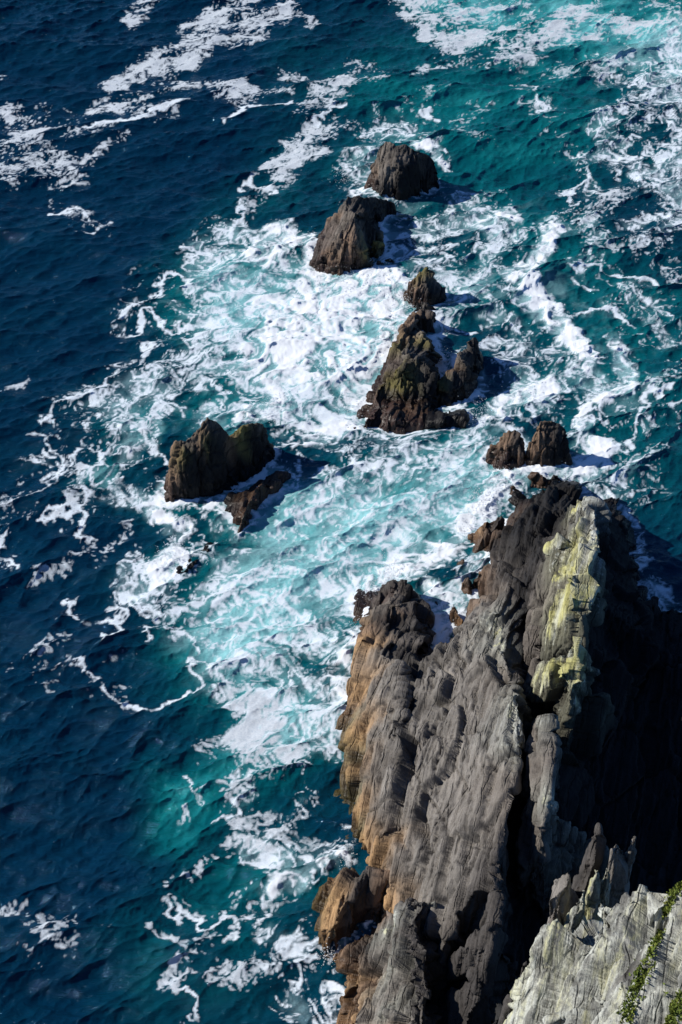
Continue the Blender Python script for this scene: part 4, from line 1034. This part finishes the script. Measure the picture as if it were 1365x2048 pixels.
def sea_material():
    k = NT('sea_water')
    pos = k.n('ShaderNodeNewGeometry').outputs['Position']
    al, fr, ae, mk = k.attr('foam'), k.attr('froth'), k.attr('bubbles'), k.attr('milk')
    fn = k.noise(pos, 6.5, 6, .8, .5)
    fm = k.math('ADD', al, k.math('MULTIPLY', k.math('SUBTRACT', fn, .5), .95))
    foam = k.math('MULTIPLY', k.mapr(fm, .08, .86), k.mapr(al, .02, .2))
    dots = k.mapr(k.voro(pos, 2.1), .03, .07, 1, 0)  # white dots painted on the water as sun sparkles
    dots = k.math('MULTIPLY', dots, k.mapr(k.noise(pos, .35, 3, .6), .60, .68))
    water = k.ramp(ae, [(0, (.0004, .0205, .048)), (.25, (.0008, .042, .066)), (.5, (.001, .098, .115)), (.78, (.012, .20, .215)), (1, (.11, .42, .44))])
    water = k.mix(k.math('MULTIPLY', mk, k.mapr(fn, .25, .75, .5, 1.2), clamp=True), water, (.50, .74, .78, 1))
    rip = k.noise(pos, 3.2, 6, .62, .6)
    k.put(k.b.inputs['Base Color'], water)
    k.b.inputs['Roughness'].default_value = .06
    k.b.inputs['Specular Tint'].default_value = (.35, .68, 1, 1)  # colours the reflections blue, beyond what the sky gives
    k.b.inputs['IOR'].default_value = 1.333
    mp = k.n('ShaderNodeMapping')
    k.put(mp.inputs['Vector'], pos)
    mp.inputs['Rotation'].default_value = (0, 0, math.radians(-27))
    mp.inputs['Scale'].default_value = (.55, 1.25, 1)
    r2 = k.noise(mp.outputs[0], 1.5, 7, .62, .5)
    k.put(k.b.inputs['Normal'], k.bump(r2, .6, .4))
    f = k.n('ShaderNodeBsdfPrincipled')
    grain = k.noise(pos, 6.0, 6, .7)
    cell = k.voro(pos, 3.0, 'SMOOTH_F1')
    fh = k.math('ADD', k.math('MULTIPLY', grain, .5), k.math('MULTIPLY', cell, .4))
    fc = k.mix(k.mapr(grain, .3, .7), (.62, .72, .80, 1), (.80, .86, .91, 1))
    fc = k.mix(k.math('MULTIPLY', k.attr('raft'), .9), fc, k.mix(k.mapr(grain, .3, .7), (.40, .46, .52, 1), (.66, .70, .73, 1)))
    fc = k.mix(fr, fc, (.84, .88, .92, 1))
    k.put(f.inputs['Base Color'], fc)
    f.inputs['Roughness'].default_value = .75
    f.inputs['Specular IOR Level'].default_value = .15
    # light scatters widely inside foam, so its shading follows the wave face only in part
    nb = k.bump(fh, .5, .10)
    nm = k.n('ShaderNodeMix', data_type='VECTOR')
    nm.inputs['Factor'].default_value = .55
    k.put(nm.inputs['A'], nb)
    nm.inputs['B'].default_value = (0, 0, 1)
    nn = k.n('ShaderNodeVectorMath', operation='NORMALIZE')
    k.put(nn.inputs[0], nm.outputs['Result'])
    k.put(f.inputs['Normal'], nn.outputs[0])
    mx = k.n('ShaderNodeMixShader')
    k.put(mx.inputs[0], k.math('MAXIMUM', foam, dots))
    k.t.links.new(k.b.outputs[0], mx.inputs[1])
    k.t.links.new(f.outputs[0], mx.inputs[2])
    k.t.links.new(mx.outputs[0], k.out.inputs['Surface'])
    return k.m


me.materials.append(sea_material())
sea = link('sea', me)
sea['kind'] = 'structure'


# ------------------------------------------------------------------ moss in the cracks of the near crag
def moss_material():
    k = NT('moss')
    pos = k.n('ShaderNodeNewGeometry').outputs['Position']
    c = k.ramp(k.noise(pos, 3.0, 4, .65), [(.3, (.045, .070, .008)), (.5, (.11, .15, .016)), (.62, (.20, .23, .03)), (.75, (.15, .10, .045))])
    k.put(k.b.inputs['Base Color'], c)
    k.b.inputs['Roughness'].default_value = .8
    return k.m


MOSS = moss_material()


def moss(label, path, wid, n, seed):
    """a cushion of small leaves lying on the crag along a crack"""
    cv = CRAG_V
    rng = np.random.default_rng(seed)
    rel = cv - np.array([0, 0, CAM_H])
    dep = rel[:, 1] * CP - rel[:, 2] * SP
    px = 682.5 + FP * rel[:, 0] / dep
    py = 1024 - FP * (rel[:, 1] * SP + rel[:, 2] * CP) / dep
    path = np.array(path, float)
    seg = rng.integers(0, len(path) - 1, n)
    t = rng.random(n)[:, None]
    c = path[seg] * (1 - t) + path[seg + 1] * t + rng.standard_normal((n, 2)) * wid * (.5 + .5 * np.sin(seg[:, None] * 2.1 + t * 5) ** 2)
    sel = np.where((px > c[:, 0].min() - 20) & (px < c[:, 0].max() + 20) & (py > c[:, 1].min() - 20) & (py < c[:, 1].max() + 20))[0]
    V, F = [], []
    for x, y in c:
        d2 = (px[sel] - x) ** 2 + (py[sel] - y) ** 2
        i = sel[np.argmin(d2)]
        if d2.min() > 60:
            continue
        p = cv[i] + np.array([0, 0, rng.random() * .10 - .02]) + (rng.random(3) - .5) * .08
        a = rng.standard_normal(3)
        a[2] = abs(a[2]) + .3
        a /= np.linalg.norm(a)
        b = np.cross(a, rng.standard_normal(3))
        b /= np.linalg.norm(b)
        s = .06 + .07 * rng.random()
        k = len(V)
        V += [p - b * s * .45, p + b * s * .45, p + a * s * 1.3 + b * s * .2, p + a * s * 1.1 - b * s * .3]
        F += [(k, k + 1, k + 2), (k, k + 2, k + 3)]
    V = np.array(V)
    o0 = V.mean(0)
    m = mesh_from('moss_patch', V - o0, np.array(F))
    m.materials.append(MOSS)
    o = link('moss_patch', m)
    o.location = o0
    o['label'] = label
    o['category'] = 'moss'
    o['kind'] = 'stuff'


moss('thin green moss strip in the upper crack of the pale crag', [(1364, 1768), (1345, 1795), (1330, 1830)], 5, 2200, 1)
moss('short moss tuft in the middle crack of the pale crag', [(1322, 1865), (1312, 1885), (1298, 1915)], 5, 1600, 2)
moss('long green and brown moss cushion winding down the pale crag', [(1300, 1925), (1285, 1945), (1270, 1975), (1262, 2005), (1250, 2045)], 9, 5000, 3)
moss('dark green moss mound filling the bottom right corner', [(1362, 2000), (1345, 2030), (1330, 2060)], 15, 4500, 4)


# ------------------------------------------------------------------ droplets thrown up where the swell hits the rocks
rng = np.random.default_rng(77)
V, F = [], []
tet = np.array([(1, 1, 1), (1, -1, -1), (-1, 1, -1), (-1, -1, 1)], float)
for px, py, rad, n, hh in ((640, 575, 16, 260, .5), (700, 575, 20, 420, .7), (760, 570, 22, 600, .9), (812, 600, 20, 520, .9), (790, 650, 16, 320, .8), (770, 690, 14, 220, .7), (610, 500, 16, 300, .7), (880, 720, 10, 180, .6), (960, 830, 16, 260, .7), (1050, 800, 20, 220, .5),
                           (1000, 965, 18, 420, .9), (960, 1010, 18, 360, .8), (930, 1060, 14, 260, .7), (905, 1240, 10, 200, .5), (740, 1185, 16, 360, .9), (780, 1150, 16, 300, .7), (715, 1260, 8, 160, .6), (545, 815, 18, 300, .7), (340, 1120, 16, 260, .6), (700, 820, 16, 220, .6), (1130, 965, 10, 160, .6), (690, 360, 12, 180, .6), (690, 1715, 10, 160, .5), (655, 1915, 10, 160, .5)):
    c = P(px, py)
    sc = math.hypot(np.linalg.norm(c[:2]), CAM_H) / FP
    for _ in range(n):
        r = rad * sc * rng.standard_normal(2) * np.array([1, 1.4])
        z = .15 + rng.exponential(hh * .38)
        s_ = .014 + .03 * rng.random() ** 2
        F += [tuple(len(V) + np.array(t)) for t in ((0, 1, 2), (0, 3, 1), (0, 2, 3), (1, 3, 2))]
        V += list(tet * s_ + np.array([c[0] + r[0], c[1] + r[1], z]))
dm = mesh_from('spray', np.array(V), np.array(F))
dk = NT('spray_drops')
dk.b.inputs['Base Color'].default_value = (.85, .88, .9, 1)
dk.b.inputs['Roughness'].default_value = .4
dm.materials.append(dk.m)
spray = link('spray', dm)
spray['kind'] = 'stuff'
spray['label'] = 'white droplets thrown up where the swell hits the rocks'
spray['category'] = 'spray'
